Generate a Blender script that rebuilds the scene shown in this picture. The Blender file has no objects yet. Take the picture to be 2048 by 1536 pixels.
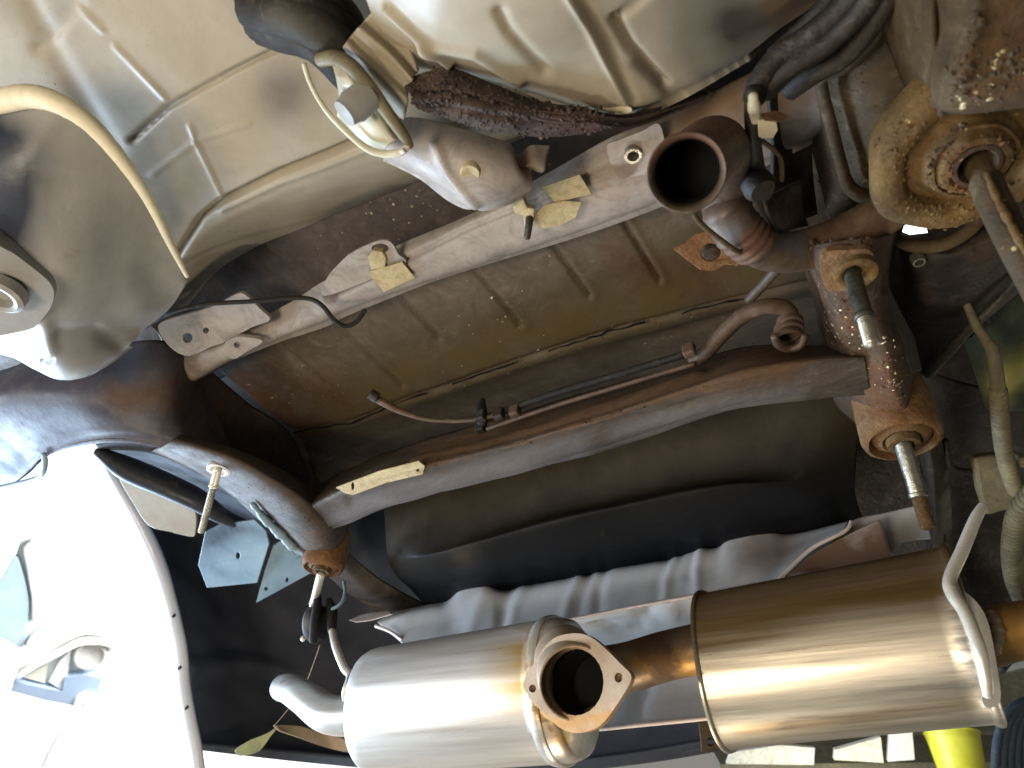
import bpy, bmesh, math, random
import numpy as np
from mathutils import Vector, Matrix
from mathutils.geometry import tessellate_polygon
random.seed(7); rng = np.random.default_rng(7)
S = bpy.context.scene; C = S.collection
# ---------------------------------------------------------------- camera
F = 1400.
def _n(v): v = np.array(v, float); return v/np.linalg.norm(v)
_u = _n([200, 1750, F]); _t = np.array([-2500, -834, F]); _t = _n(_t); _t = _n(_t-_u*(_u@_t)); _l = _n(np.cross(_u, _t))
M = np.array([-_t, _l, _u])          # rows: car's right, car's rearward, up, in (right, up, forward) of the lens
cd = bpy.data.cameras.new('camera'); cam = bpy.data.objects.new('camera', cd); C.objects.link(cam)
cd.sensor_width = 36; cd.lens = F/2048*36; cd.clip_start = .01; cd.clip_end = 200
cam.matrix_world = Matrix([[*(M[i]*np.array([1, 1, -1])), 0] for i in range(3)]+[[0, 0, 0, 1]])
cd.dof.use_dof = True; cd.dof.focus_distance = 1.25; cd.dof.aperture_fstop = 5.0
S.camera = cam
# ---------------------------------------------------------------- light
w = bpy.data.worlds.new('World'); S.world = w; w.use_nodes = True
w.node_tree.nodes['Background'].inputs[0].default_value = (1, .95, .86, 1)
w.node_tree.nodes['Background'].inputs[1].default_value = .26
def area(name, loc, target, size, power, col, sy=None):
    d = bpy.data.lights.new(name, 'AREA'); d.energy = power; d.color = col; d.size = size
    if sy: d.shape = 'RECTANGLE'; d.size_y = sy
    o = bpy.data.objects.new(name, d); C.objects.link(o); o.location = loc
    o.rotation_euler = (Vector(target)-Vector(loc)).to_track_quat('-Z', 'Y').to_euler(); return o
area('daylight_door', (-4.6, .9, -.1), (-1.4, 1.2, .7), 2.4, 360, (.56, .76, 1), 1.4)
area('cool_fill_front', (-3.6, -1.6, -.6), (-1.1, 1.1, .45), 1.6, 75, (.88, .94, 1), 1.2)  # unseen fill added at front left to brighten the mufflers
area('yard_fill', (-5.0, 3.9, 3.3), (-7.2, 5.4, .9), 2.6, 760, (1, 1, 1))  # added lamp whitening the left wall and car in place of daylight
area('work_lamp', (-.75, -.8, -.7), (-.5, .5, .9), .55, 25, (1, .84, .62))
area('ceiling_lamp', (1.9, 3.4, .2), (0, 1, .6), .7, 7, (1, .9, .7))
area('floor_lamp', (-.85, 1.35, -1.1), (-.6, 1.3, .5), .5, 14, (1, .87, .68), .3)
_a = M@np.array([726, -1022, F])*3.0/F; _b = M@np.array([766, -732, F])*3.9/F
area('shelf_fill', _a, _b, .6, 12, (1, .96, .8))  # unseen lamp added below the view to brighten the shelf
S.view_settings.view_transform = 'Standard'; S.view_settings.look = 'None'
S.view_settings.exposure = 0; S.view_settings.gamma = 1
S.cycles.max_bounces = 6
# ---------------------------------------------------------------- pixel <-> place
def ray(x, y): return M@np.array([x-1024, 768-y, F], float)
def P(x, y, h=None, Y=None, X=None, d=None):
    r = ray(x, y)
    k = h/r[2] if h is not None else Y/r[1] if Y is not None else X/r[0] if X is not None else d/F
    return r*k
def proj(V):
    c = np.asarray(V)@M
    return np.stack([1024+F*c[..., 0]/c[..., 2], 768-F*c[..., 1]/c[..., 2]], -1)
class Pl:
    def __init__(s, a, b, c):
        s.o = a; s.n = _n(np.cross(b-a, c-a))
        if s.n@a < 0: s.n = -s.n            # normal points away from the lens side
    def at(s, x, y): r = ray(x, y); return r*((s.o@s.n)/(r@s.n))
def H(h): return Pl(np.array([0, 0, h]), np.array([1, 0, h]), np.array([0, 1, h]))
def T(a, b, c): return Pl(P(a[0], a[1], a[2]), P(b[0], b[1], b[2]), P(c[0], c[1], c[2]))
def cr(pts, n, closed=False):
    p = np.array(pts, float); m = len(p); out = []
    segs = m if closed else m-1
    for i in range(segs):
        g = lambda k: p[k % m] if closed else p[min(max(k, 0), m-1)]
        a, b, c, d = g(i-1), g(i), g(i+1), g(i+2)
        for j in range(n):
            t = j/n
            out.append(.5*((2*b)+(c-a)*t+(2*a-5*b+4*c-d)*t*t+(3*b-a-3*c+d)*t**3))
    if not closed: out.append(p[-1])
    return np.array(out)
# ---------------------------------------------------------------- materials
def L(c): 
    if isinstance(c, str): c = [int(c[i:i+2], 16)/255 for i in (0, 2, 4)]
    return tuple(x/12.92 if x <= .04045 else ((x+.055)/1.055)**2.4 for x in c)+(1,)
def mat(name, a, b, scale=6, rough=.6, metal=0, bump=.25, bscale=60, rust=None, rustamt=0., stain=None, speck=None, stretch=(1, 1, 1), rvar=.15, fine=.12, coat=0, spec=None):
    m = bpy.data.materials.new(name); m.use_nodes = True; N = m.node_tree.nodes; K = m.node_tree.links
    bs = N['Principled BSDF']
    tc = N.new('ShaderNodeTexCoord'); mp = N.new('ShaderNodeMapping'); mp.inputs['Scale'].default_value = stretch
    K.new(tc.outputs['Object'], mp.inputs[0])
    def noise(s, det=6, r=.6, dist=0., src=mp):
        n = N.new('ShaderNodeTexNoise'); n.inputs['Scale'].default_value = s; n.inputs['Detail'].default_value = det
        n.inputs['Roughness'].default_value = r; n.inputs['Distortion'].default_value = dist; K.new(src.outputs[0], n.inputs['Vector']); return n.outputs[0]
    def rng_(src, lo, hi, o0=0, o1=1):
        r = N.new('ShaderNodeMapRange'); r.inputs[1].default_value = lo; r.inputs[2].default_value = hi
        r.inputs[3].default_value = o0; r.inputs[4].default_value = o1; K.new(src, r.inputs[0]); return r.outputs[0]
    def mix(fac, c1, c2, mode='MIX'):
        x = N.new('ShaderNodeMix'); x.data_type = 'RGBA'; x.blend_type = mode
        if isinstance(fac, float): x.inputs[0].default_value = fac
        else: K.new(fac, x.inputs[0])
        for i, c in ((6, c1), (7, c2)):
            if isinstance(c, tuple): x.inputs[i].default_value = c
            else: K.new(c, x.inputs[i])
        return x.outputs[2]
    def math_(op, p, q):
        x = N.new('ShaderNodeMath'); x.operation = op; x.use_clamp = True
        for i, c in ((0, p), (1, q)):
            if isinstance(c, (int, float)): x.inputs[i].default_value = c
            else: K.new(c, x.inputs[i])
        return x.outputs[0]
    n1 = noise(scale, 8, .62, .4)
    col = mix(rng_(n1, .35, .65), L(a), L(b))
    nf = noise(scale*14, 5, .7)
    col = mix(rng_(nf, .3, .7, 0, fine*2.2), col, mix(.5, col, L('0e0c0a')))
    blot = noise(scale*4.3, 12, .78, 1.2)
    if fine > .101 and not metal > .5:
        col = mix(rng_(blot, .48, .66, 0, .62), col, mix(.62, col, L('17130f')))
        col = mix(rng_(blot, .46, .30, 0, .30), col, mix(.5, col, L('c9bda6')))
    if stain:
        at = N.new('ShaderNodeAttribute'); at.attribute_name = 'stain'
        f = math_('MULTIPLY', at.outputs['Fac'], rng_(noise(scale*2.2, 6, .6), .2, .6, .45, 1.15))
        col = mix(f, col, L(stain))
    if metal > .7:
        col = mix(rng_(blot, .5, .68, 0, .3), col, mix(.7, col, L('3a2c1c')))
    rf = None
    if rust:
        at = N.new('ShaderNodeAttribute'); at.attribute_name = 'rust'
        nr = noise(scale*2.6, 10, .7, .6)
        s = N.new('ShaderNodeMath'); s.operation = 'ADD'; K.new(nr, s.inputs[0])
        q = N.new('ShaderNodeMath'); q.operation = 'MULTIPLY_ADD'; K.new(at.outputs['Fac'], q.inputs[0]); q.inputs[1].default_value = .5; q.inputs[2].default_value = rustamt-.5
        K.new(q.outputs[0], s.inputs[1])
        rf = rng_(s.outputs[0], .12, .34, 0, .7)
        rc = mix(rng_(noise(scale*9, 6, .7), .35, .65), mix(.42, L(rust), L('5a4c3e')), mix(.6, L(rust), L('2a1d14')))
        col = mix(rf, col, rc)
    if speck:
        v = N.new('ShaderNodeTexVoronoi'); v.inputs['Scale'].default_value = 80; K.new(mp.outputs[0], v.inputs['Vector'])
        sp = math_('MULTIPLY', rng_(v.outputs['Distance'], .26, .14), math_('MULTIPLY', rng_(noise(4, 3, .6), .52, .66), rng_(noise(60, 2, .6), .56, .62)))
        col = mix(sp, col, L(speck))
    K.new(col, bs.inputs['Base Color'])
    ro = rng_(noise(scale*3, 5, .6), .3, .7, max(.05, rough-rvar), min(1, rough+rvar))
    if rf is not None:
        ro2 = N.new('ShaderNodeMix'); K.new(rf, ro2.inputs[0]); K.new(ro, ro2.inputs[2]); ro2.inputs[3].default_value = .88; ro = ro2.outputs[0]
        if metal:
            mm = N.new('ShaderNodeMix'); K.new(rf, mm.inputs[0]); mm.inputs[2].default_value = metal; mm.inputs[3].default_value = .05; K.new(mm.outputs[0], bs.inputs['Metallic'])
    else: bs.inputs['Metallic'].default_value = metal
    K.new(ro, bs.inputs['Roughness']); bs.inputs['Coat Weight'].default_value = coat
    bs.inputs['Specular IOR Level'].default_value = spec if spec is not None else (.3 if rough > .55 and metal < .3 else .5)
    bp = N.new('ShaderNodeBump'); bp.inputs['Strength'].default_value = bump; bp.inputs['Distance'].default_value = .009 if rough > .64 and name.find('rust') >= 0 or name.find('steel') >= 0 and not metal > .3 else .004
    hb = math_('ADD', math_('MULTIPLY', noise(bscale, 8, .65), .5), math_('MULTIPLY', noise(bscale*.15, 4, .6), .5))
    K.new(hb, bp.inputs['Height']); K.new(bp.outputs[0], bs.inputs['Normal'])
    return m
MT = {
 'beige': mat('undercoat_beige', 'ada28e', '978a74', 3, .42, 0, .15, 50, '7a5a34', .0, '5a5046', fine=.1),
 'primer': mat('sealed_grey_panel', '9c9a95', '85837f', 3, .45, 0, .3, 55, '7d5a3a', 0, '262c3a', fine=.1),  # the blue-grey tone here paints the wheel-house shadow
 'rail': mat('pale_rail_paint', 'b4aaa2', '9a9088', 4, .5, 0, .3, 60, '8b6238', .06, '6d5238', fine=.12),
 'dark': mat('dark_floor_brown', '63564e', '4e443e', 5, .7, 0, .45, 90, '64483a', .0, '2f2825', speck='c9b58c'),
 'panel': mat('brown_ribbed_panel', '6c6257', '554c44', 4, .62, 0, .45, 80, '6a4830', .02, '62522f', speck='d8c294'),
 'blue': mat('side_rail_paint', '5c555a', '4c4a54', 4, .5, 0, .35, 70, '7c5c48', .0, '39445c'),
 'sub': mat('rusty_subframe_steel', '5e4a36', '46372c', 6, .65, .1, .8, 70, '7a4c28', .12, '6f6864', speck='d9bd88'),
 'subf': mat('scuffed_crossmember_steel', '54483c', '332a22', 7, .7, .05, .7, 60, '74502c', .05, '5c5654', stretch=(.4, 1, 1)),
 'rust': mat('orange_rust', '8c6c48', '64482e', 11, .85, 0, 1., 90, '9a6030', .1, '5a4020'),
 'rustol': mat('olive_rust', '7e6236', '503c22', 8, .75, 0, .8, 80, '8c6030', .05, '9a8450', speck='dcc488'),
 'olive': mat('olive_dirty_steel', '5e4d34', '453826', 6, .7, .05, .7, 80, '6a4826', .05, '2a241c', speck='c4ac78'),
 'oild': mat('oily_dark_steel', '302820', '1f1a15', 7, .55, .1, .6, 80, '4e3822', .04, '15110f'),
 'black': mat('black_plastic_tank', '0c0d11', '090a0d', 5, .62, 0, .25, 60, '4c4332', 0, '4e4434', fine=.05, spec=.12),
 'hollow_black': mat('dark_hollow_black', '060608', '040405', 5, .9, 0, .1, 60, fine=.02),
 'rubber': mat('black_rubber', '2d2a27', '211e1c', 8, .7, 0, .5, 90, stain='5c5850'),
 'liner': mat('grey_liner', '4a4c54', '3c3e46', 6, .75, 0, .4, 120, fine=.08, spec=.2),
 'alu': mat('embossed_aluminium', 'dedede', 'cccbca', 4, .45, .15, .2, 60, '7a5638', 0, '6e5444', fine=.05),
 'steel': mat('stainless_muffler', 'e2deda', 'c0bab2', 11, .36, .7, .1, 60, '7c6044', -.02, 'b99760', stretch=(.06, 1.6, 1.6), fine=.06, rvar=.1),
 'steel2': mat('heat_tinted_steel', 'd0c8ba', 'a59b89', 11, .36, .75, .12, 60, '4a3420', -.02, '6e5836', stretch=(.05, 1.8, 1.8), fine=.2, rvar=.16),
 'pipe': mat('brown_exhaust_pipe', '80705c', '5e4e42', 7, .5, .45, .4, 70, '6e3a1c', .1, '6f747c'),
 'tint': mat('burnt_pipe_steel', '85705a', '4c3a2c', 6, .45, .55, .2, 60, '5a3018', .06, 'b88a48'),
 'flange': mat('machined_flange', 'b09a82', 'a08a70', 6, .55, .35, .3, 80, 'a0743c', .02, 'b88848', fine=.06),
 'zinc': mat('zinc_bolt', 'c6c2b4', '8f8a7c', 18, .35, .8, .4, 120, '7a4c28', .05, '7a4420'),
 'dull': mat('dull_bolt', '5c5a50', '3c3a34', 18, .5, .5, .5, 120, '7a4c28', .05, '6a3c1c'),
 'chrome': mat('bright_rod', 'eae6dc', 'd0c8b8', 8, .3, .35, .15, 60, fine=.04),
 'tape': mat('yellowed_tape', 'cbbb94', 'aa9870', 12, .75, 0, .5, 80, '8a6a3c', .0, fine=.15),
 'cream': mat('cream_seam_sealer', 'eee4c8', 'e0d4b4', 10, .55, 0, .4, 60, fine=.06),
 'lip': mat('pale_foil_edge', 'd8c8be', 'c4b2a6', 8, .5, .3, .2, 60, fine=.04),
 'white': mat('white_connector', 'd6d2be', 'beb89e', 8, .45, 0, .2, 60, stain='6e6450', fine=.05),
 'blueplate': mat('pale_blue_plate', '9ab0bc', '7e98a8', 5, .42, .2, .3, 60, '5a6068', 0, '3c4858', fine=.06),
 'fender': mat('white_fender_paint', 'e4e8f0', 'd8dcea', 3, .35, 0, .05, 40, fine=.02, coat=.3),
 'navy': mat('black_weatherstrip', '20242c', '181b22', 6, .5, 0, .3, 60),
 'wool': mat('dark_fibre_sleeve', '54463e', '33292a', 24, .95, 0, 1., 35, '6a5040', .05, '5e2e28'),
 'conduit': mat('grey_conduit', '8a8060', '6c6450', 10, .6, 0, .3, 80, stain='3a3426'),
 'hose': mat('brown_hose', '66503f', '4c3c30', 10, .55, .1, .4, 80, '7a4a26', .1),
 'greenp': mat('greenish_sheet', '56604c', '454c3e', 4, .4, .3, .3, 60, '7c7a3a', 0, 'b8b060'),
 'wallw': mat('white_wall', 'f0f2f4', 'e8eaec', 2, .8, 0, .02, 20, fine=.01),
 'conc': mat('concrete_floor', 'a09a90', '8a857c', 2, .9, 0, .4, 30),
 'bgw': mat('workshop_wall_paint', 'a8a494', '989484', 2, .8, 0, .2, 20),
 'yellow': mat('yellow_plastic', 'c8c440', 'b4b030', 4, .4, 0, .1, 30, fine=.03),
 'carblue': mat('pale_teal_car_paint', 'c4dcea', 'b8d4e4', 3, .3, 0, .03, 30, fine=.02, coat=.5),
 'carpale': mat('overexposed_car_paint', 'e4ecee', 'd8e2e6', 3, .4, 0, .03, 30, fine=.02),  # glare put into the parked car's colours as paleness
 'carcream': mat('overexposed_cream_paint', 'e6e8dc', 'dcdecf', 3, .4, 0, .03, 30, fine=.02),
 'sillblue': mat('overexposed_blue_sill', 'a4b8d0', '98acc8', 3, .4, 0, .03, 30, fine=.02),
 'sillgrey': mat('overexposed_grey_lamp', 'c8c8c4', 'b8b8b6', 3, .4, 0, .03, 30, fine=.02),
 'tyre': mat('tyre_rubber', '3a4650', '2c363e', 6, .7, 0, .4, 60),
 'shelf': mat('shelf_steel', '6e6a58', '5a5648', 5, .6, 0, .2, 30),
 'board': mat('pale_card', 'd8d4c4', 'c8c2b0', 5, .7, 0, .2, 30),
 'leaf': mat('yellow_green_cloth', 'a8a878', '90906a', 8, .8, 0, .4, 60),
}
# ---------------------------------------------------------------- object builders
def thing(name, label, cat, base, group=None):
    o = bpy.data.objects.new(name, None); C.objects.link(o); o.location = tuple(base); o.empty_display_size = .05
    o['label'] = label; o['category'] = cat
    if group: o['group'] = group
    return o
def link(name, V, Fc, m, parent=None, smooth=True, label=None, attrs=None, tagd=None):
    base = np.array(parent_origin(parent)) if parent else np.mean(V, axis=0)
    me = bpy.data.meshes.new(name); me.from_pydata((np.asarray(V)-base).tolist(), [], [tuple(int(i) for i in f) for f in Fc]); me.update()
    me.materials.append(MT[m] if isinstance(m, str) else m)
    if smooth: me.polygons.foreach_set('use_smooth', [True]*len(me.polygons))
    if attrs:
        for k, v in attrs.items(): a = me.attributes.new(k, 'FLOAT', 'POINT'); a.data.foreach_set('value', np.asarray(v, float))
    bm = bmesh.new(); bm.from_mesh(me); bmesh.ops.recalc_face_normals(bm, faces=bm.faces); bm.to_mesh(me); bm.free()
    o = bpy.data.objects.new(name, me); C.objects.link(o)
    if parent: o.parent = parent
    else: o.location = tuple(base)
    if label: o['label'] = label
    if tagd:
        o['label'], o['category'] = tagd[0], tagd[1]
        if len(tagd) > 2: o['group'] = tagd[2]
    return o
ORIG = {}
def parent_origin(p):
    v = Vector((0, 0, 0))
    while p: v += p.location; p = p.parent
    return tuple(v)
def struct(o): 
    for k in ('label', 'category'):
        if k in o: del o[k]
    o['kind'] = 'structure'; return o
def segd(p, a, b):
    a = np.array(a, float); b = np.array(b, float); ab = b-a
    t = np.clip(((p-a)@ab)/(ab@ab), 0, 1); return np.linalg.norm(p-(a+t[..., None]*ab), axis=-1)
def polyd(p, pl): return np.min([segd(p, pl[i], pl[i+1]) for i in range(len(pl)-1)], axis=0)
def blobs(px, bl):
    out = np.zeros(len(px))
    for b in bl:
        if len(b) == 4: x, y, r, a = b; out += a*np.exp(-((px[:, 0]-x)**2+(px[:, 1]-y)**2)/(r*r))
        else: pl, r, a = b; out += a*np.exp(-(polyd(px, pl)/r)**2)
    return np.clip(out, 0, 1.5)
def lin(p, n):
    p = np.array(p, float); return np.array([p[i]+(p[i+1]-p[i])*j/n for i in range(len(p)-1) for j in range(n)]+[p[-1]])
def surf(name, rows, m, parent=None, n=8, nv=None, thick=.006, flat=False, grooves=(), rust=(), stain=(), noise=.0015, plane=None, tagd=None, label=None):
    """rows of (x, y, h) -> one smooth pressed sheet; grooves: (polyline, width_px, depth_m)"""
    nv = nv or n
    G = np.array([[P(*p[:2], h=p[2]) if len(p) == 3 else P(p[0], p[1], **{p[2]: p[3]}) for p in r] for r in rows])
    A = np.array([cr(r, n) for r in G])                       # along rows
    B = np.array([(lin if flat else cr)(A[:, j], nv) for j in range(A.shape[1])]).transpose(1, 0, 2)
    R, Cn = B.shape[:2]; V = B.reshape(-1, 3)
    du = np.gradient(B, axis=1).reshape(-1, 3); dv = np.gradient(B, axis=0).reshape(-1, 3)
    nn = np.cross(du, dv); nn /= np.linalg.norm(nn, axis=1)[:, None]+1e-12
    flip = np.sign(np.sum(nn*V, axis=1)); nn *= np.where(flip == 0, 1, flip)[:, None]
    px = proj(V); off = np.zeros(len(V))
    for g in grooves: off += g[2]*np.exp(-(polyd(px, g[0])/g[1])**2)
    if noise:
        for k in range(5):
            fx = rng.normal(size=3)*(6+5*k); off += noise/(1+k*.5)*np.sin(V@fx+rng.uniform(0, 6))
    V = V+nn*off[:, None]
    at = {}
    at['rust'] = blobs(px, rust); at['stain'] = blobs(px, stain)
    V2 = V+nn*thick; k = len(V); V2_ = np.vstack([V, V2]); Fc = []
    idx = np.arange(k).reshape(R, Cn)
    for i in range(R-1):
        for j in range(Cn-1):
            a, b, c, d = idx[i, j], idx[i, j+1], idx[i+1, j+1], idx[i+1, j]
            Fc.append((a, b, c, d)); Fc.append((a+k, d+k, c+k, b+k))
    bd = [idx[0, j] for j in range(Cn)]+[idx[i, -1] for i in range(1, R)]+[idx[-1, j] for j in range(Cn-2, -1, -1)]+[idx[i, 0] for i in range(R-2, 0, -1)]
    for i in range(len(bd)): a, b = bd[i], bd[(i+1) % len(bd)]; Fc.append((a, a+k, b+k, b))
    at = {q: np.concatenate([v, v]) for q, v in at.items()}
    return link(name, V2_, Fc, m, parent, True, label, at, tagd)
def plate(name, pts, pl, m, parent=None, thick=.004, holes=(), sm=0, bevel=.0015, rust=(), stain=(), tagd=None, label=None, lift=0., subd=0):
    """flat piece cut from sheet; pts are its outline, pl the plane it lies on"""
    if sm: pts = cr(pts, sm, True)
    loops = [np.array([pl.at(x, y) for x, y in pts])]
    for h in holes:
        if len(h) == 3: h = (h[0], h[1], h[2], h[2])
        loops.append(np.array([pl.at(h[0]+h[2]*math.cos(a), h[1]+h[3]*math.sin(a)) for a in np.linspace(0, 2*math.pi, 25)[:-1]]))
    loops = [l-pl.n*lift for l in loops]
    tri = tessellate_polygon([[Vector(v) for v in l] for l in loops])
    V = np.vstack(loops); k = len(V); V = np.vstack([V, V+pl.n*thick]); Fc = []
    for t in tri: Fc.append(t); Fc.append((t[0]+k, t[2]+k, t[1]+k))
    s = 0
    for l in loops:
        for i in range(len(l)): a, b = s+i, s+(i+1) % len(l); Fc.append((a, b, b+k, a+k))
        s += len(l)
    px = proj(V[:, :3])
    o = link(name, V, Fc, m, parent, False, label, {'rust': blobs(px, rust), 'stain': blobs(px, stain)}, tagd)
    if bevel:
        b = o.modifiers.new('bevel', 'BEVEL'); b.width = bevel; b.segments = 2; b.limit_method = 'ANGLE'; b.angle_limit = math.radians(50)
        b.harden_normals = False
    return o
def frames(path):
    Tn = np.gradient(path, axis=0); Tn /= np.linalg.norm(Tn, axis=1)[:, None]+1e-12
    u = _n(np.cross(Tn[0], [.3, .2, .9])); U = []
    for t in Tn: u = _n(u-t*(u@t)); U.append(u)
    U = np.array(U); return Tn, U, np.cross(Tn, U)
def tube(name, pts, r, m, parent=None, n=8, seg=16, rib=None, hollow=0, rust=(), stain=(), tagd=None, label=None, cap=True, wob=0):
    """pts: (x,y,h) or world points (np arrays); r radius in m, scalar or list per point"""
    W_ = np.array([p if isinstance(p, np.ndarray) else P(p[0], p[1], h=p[2]) for p in pts])
    rr = np.array(r if hasattr(r, '__len__') else [r]*len(W_), float)
    Q = cr(np.hstack([W_, rr[:, None]]), n); path, rad = Q[:, :3], Q[:, 3]
    if rib:
        # resample densely for ribs
        s = np.r_[0, np.cumsum(np.linalg.norm(np.diff(path, axis=0), axis=1))]; k = int(s[-1]/rib[0]*6)
        ss = np.linspace(0, s[-1], k); path = np.array([np.interp(ss, s, path[:, i]) for i in range(3)]).T; rad = np.interp(ss, s, rad)
        lo, hi = (rib[2], rib[3]) if len(rib) > 3 else (0, 1)
        msk = ((ss/s[-1] >= lo) & (ss/s[-1] <= hi))
        rad = rad*(1+msk*rib[1]*np.cos(ss/rib[0]*2*math.pi))
    if wob: rad = rad*(1+wob*np.sin(np.arange(len(rad))*1.7)*np.sin(np.arange(len(rad))*.6))
    Tn, U, B = frames(path); V = []; a = np.linspace(0, 2*math.pi, seg+1)[:-1]
    for p, u, b, q in zip(path, U, B, rad): V += [p+q*(math.cos(t)*u+math.sin(t)*b) for t in a]
    R = len(path); Fc = []
    for i in range(R-1):
        for j in range(seg): Fc.append((i*seg+j, i*seg+(j+1) % seg, (i+1)*seg+(j+1) % seg, (i+1)*seg+j))
    if hollow:
        k = len(V)
        for p, u, b, q in zip(path, U, B, rad): V += [p+(q-hollow)*(math.cos(t)*u+math.sin(t)*b) for t in a]
        for i in range(R-1):
            for j in range(seg): Fc.append((k+i*seg+j, k+(i+1)*seg+j, k+(i+1)*seg+(j+1) % seg, k+i*seg+(j+1) % seg))
        for e in (0, (R-1)*seg):
            for j in range(seg): Fc.append((e+j, e+(j+1) % seg, k+e+(j+1) % seg, k+e+j))
    elif cap:
        for e, sg in ((0, -1), ((R-1)*seg, 1)):
            ii = 0 if e == 0 else R-1; k = len(V)
            for f_, g in ((.8, .3), (.45, .5)): V += [path[ii]+sg*Tn[ii]*rad[ii]*g+rad[ii]*f_*(math.cos(t)*U[ii]+math.sin(t)*B[ii]) for t in a]
            for j in range(seg):
                Fc.append((e+j, e+(j+1) % seg, k+(j+1) % seg, k+j)); Fc.append((k+j, k+(j+1) % seg, k+seg+(j+1) % seg, k+seg+j))
            Fc.append(tuple(range(k+seg, k+2*seg)))
    V = np.array(V); px = proj(V)
    return link(name, V, Fc, m, parent, True, label, {'rust': blobs(px, rust), 'stain': blobs(px, stain)}, tagd)
def lathe(name, c, axis, prof, m, parent=None, seg=40, rust=(), stain=(), tagd=None, label=None, wob=0):
    """prof: (radius, offset along axis); closed ends when radius is 0"""
    ax = _n(axis); u = _n(np.cross(ax, [.9, .1, .2])); b = np.cross(ax, u); V = []; a = np.linspace(0, 2*math.pi, seg+1)[:-1]
    ww = 1+wob*np.sin(3*a+1)+wob*.7*np.sin(7*a)
    for r, o in prof: V += [c+ax*o+max(r, 1e-4)*k*(math.cos(t)*u+math.sin(t)*b) for t, k in zip(a, ww)]
    Fc = [(i*seg+j, i*seg+(j+1) % seg, (i+1)*seg+(j+1) % seg, (i+1)*seg+j) for i in range(len(prof)-1) for j in range(seg)]
    V = np.array(V); px = proj(V)
    o = link(name, V, Fc, m, parent, True, label, {'rust': blobs(px, rust), 'stain': blobs(px, stain)}, tagd)
    es = o.modifiers.new('edge', 'EDGE_SPLIT'); es.split_angle = math.radians(50)
    return o
def box(name, c, s, m, parent=None, rot=None, bevel=.004, tagd=None, label=None):
    c = np.array(c, float); R = np.array(rot) if rot is not None else np.eye(3)
    V = [c+R@np.array([x*s[0]/2, y*s[1]/2, z*s[2]/2]) for x in (-1, 1) for y in (-1, 1) for z in (-1, 1)]
    Fc = [(0, 1, 3, 2), (4, 6, 7, 5), (0, 4, 5, 1), (2, 3, 7, 6), (0, 2, 6, 4), (1, 5, 7, 3)]
    o = link(name, np.array(V), Fc, m, parent, False, label, None, tagd)
    if bevel: b = o.modifiers.new('bevel', 'BEVEL'); b.width = bevel; b.segments = 2
    return o
DOWN = np.array([0, 0, -1.])
# ================================================================= THE PLACE: garage
def slab(name, c, s, m): return struct(box(name, c, s, m, bevel=0))
slab('floor', (0, 0, -1.45), (40, 40, .1), 'conc')
slab('wall_rear', (6, 7.55, 1.0), (14.5, .1, 5), 'bgw')
slab('wall_right', (4.2, 2.2, 1.0), (.1, 10.6, 5), 'bgw')
cl_ = thing('gap_glow_panel', 'added glowing panel that whitens the gap above the right-hand arm', 'glow panel', P(1828, 452, h=4.2))
em = bpy.data.materials.new('gap_glow'); em.use_nodes = True; em.node_tree.nodes['Principled BSDF'].inputs['Emission Color'].default_value = (.95, .98, 1, 1); em.node_tree.nodes['Principled BSDF'].inputs['Emission Strength'].default_value = 2.5  # added emitter stands in for daylight glimpsed through the gap
box('glow_face', P(1828, 452, h=4.2), (.5, .5, .03), em, cl_); box('glow_backing', P(1828, 452, h=4.26), (.54, .54, .07), 'wallw', cl_)
slab('wall_left', (-8.4, 5.5, 3.0), (.12, 11, 9), 'wallw')
# ================================================================= CAR UNDERBODY
body = thing('car_underbody', 'underside of a raised car, beige floor pan with dark brown ribbed panel', 'car body', P(700, 600, h=1.0))
shell = [P(1828, 452, h=1.16)]
# top shell with the gap that shows the added glow panel
hx = [(1796, 434), (1822, 430), (1850, 436), (1858, 472), (1822, 476), (1792, 464)]
def poly3(name, outer, holes, m, parent, thick=.01, **k):
    tri = tessellate_polygon([[Vector(v) for v in l] for l in [outer]+holes]); loops = [outer]+holes
    V = np.vstack([np.array(l) for l in loops]); kk = len(V); n = _n(np.cross(loops[0][1]-loops[0][0], loops[0][2]-loops[0][0]))
    if n@loops[0][0] < 0: n = -n
    V = np.vstack([V, V+n*thick]); Fc = []
    for t in tri: Fc.append(t); Fc.append((t[0]+kk, t[2]+kk, t[1]+kk))
    s = 0
    for l in loops:
        for i in range(len(l)): a, b = s+i, s+(i+1) % len(l); Fc.append((a, b, b+kk, a+kk))
        s += len(l)
    return link(name, V, Fc, m, parent, False, **k)
A3 = lambda *a: np.array(a, float)
poly3('floor_sheet', [A3(-3.4, -1.2, 1.16), A3(1.3, -1.2, 1.16), A3(1.3, 3.2, 1.16), A3(-1.3, 3.2, 1.16), P(560, 1010, h=1.16), P(420, 930, h=1.16), P(300, 880, h=1.16), P(100, 860, h=1.16), P(-250, 900, h=1.16)], [[P(x, y, h=1.16) for x, y in hx]], 'dark', body)
box('side_sill', (1.28, 1.0, .92), (.03, 4.4, .46), 'oild', body)
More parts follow.
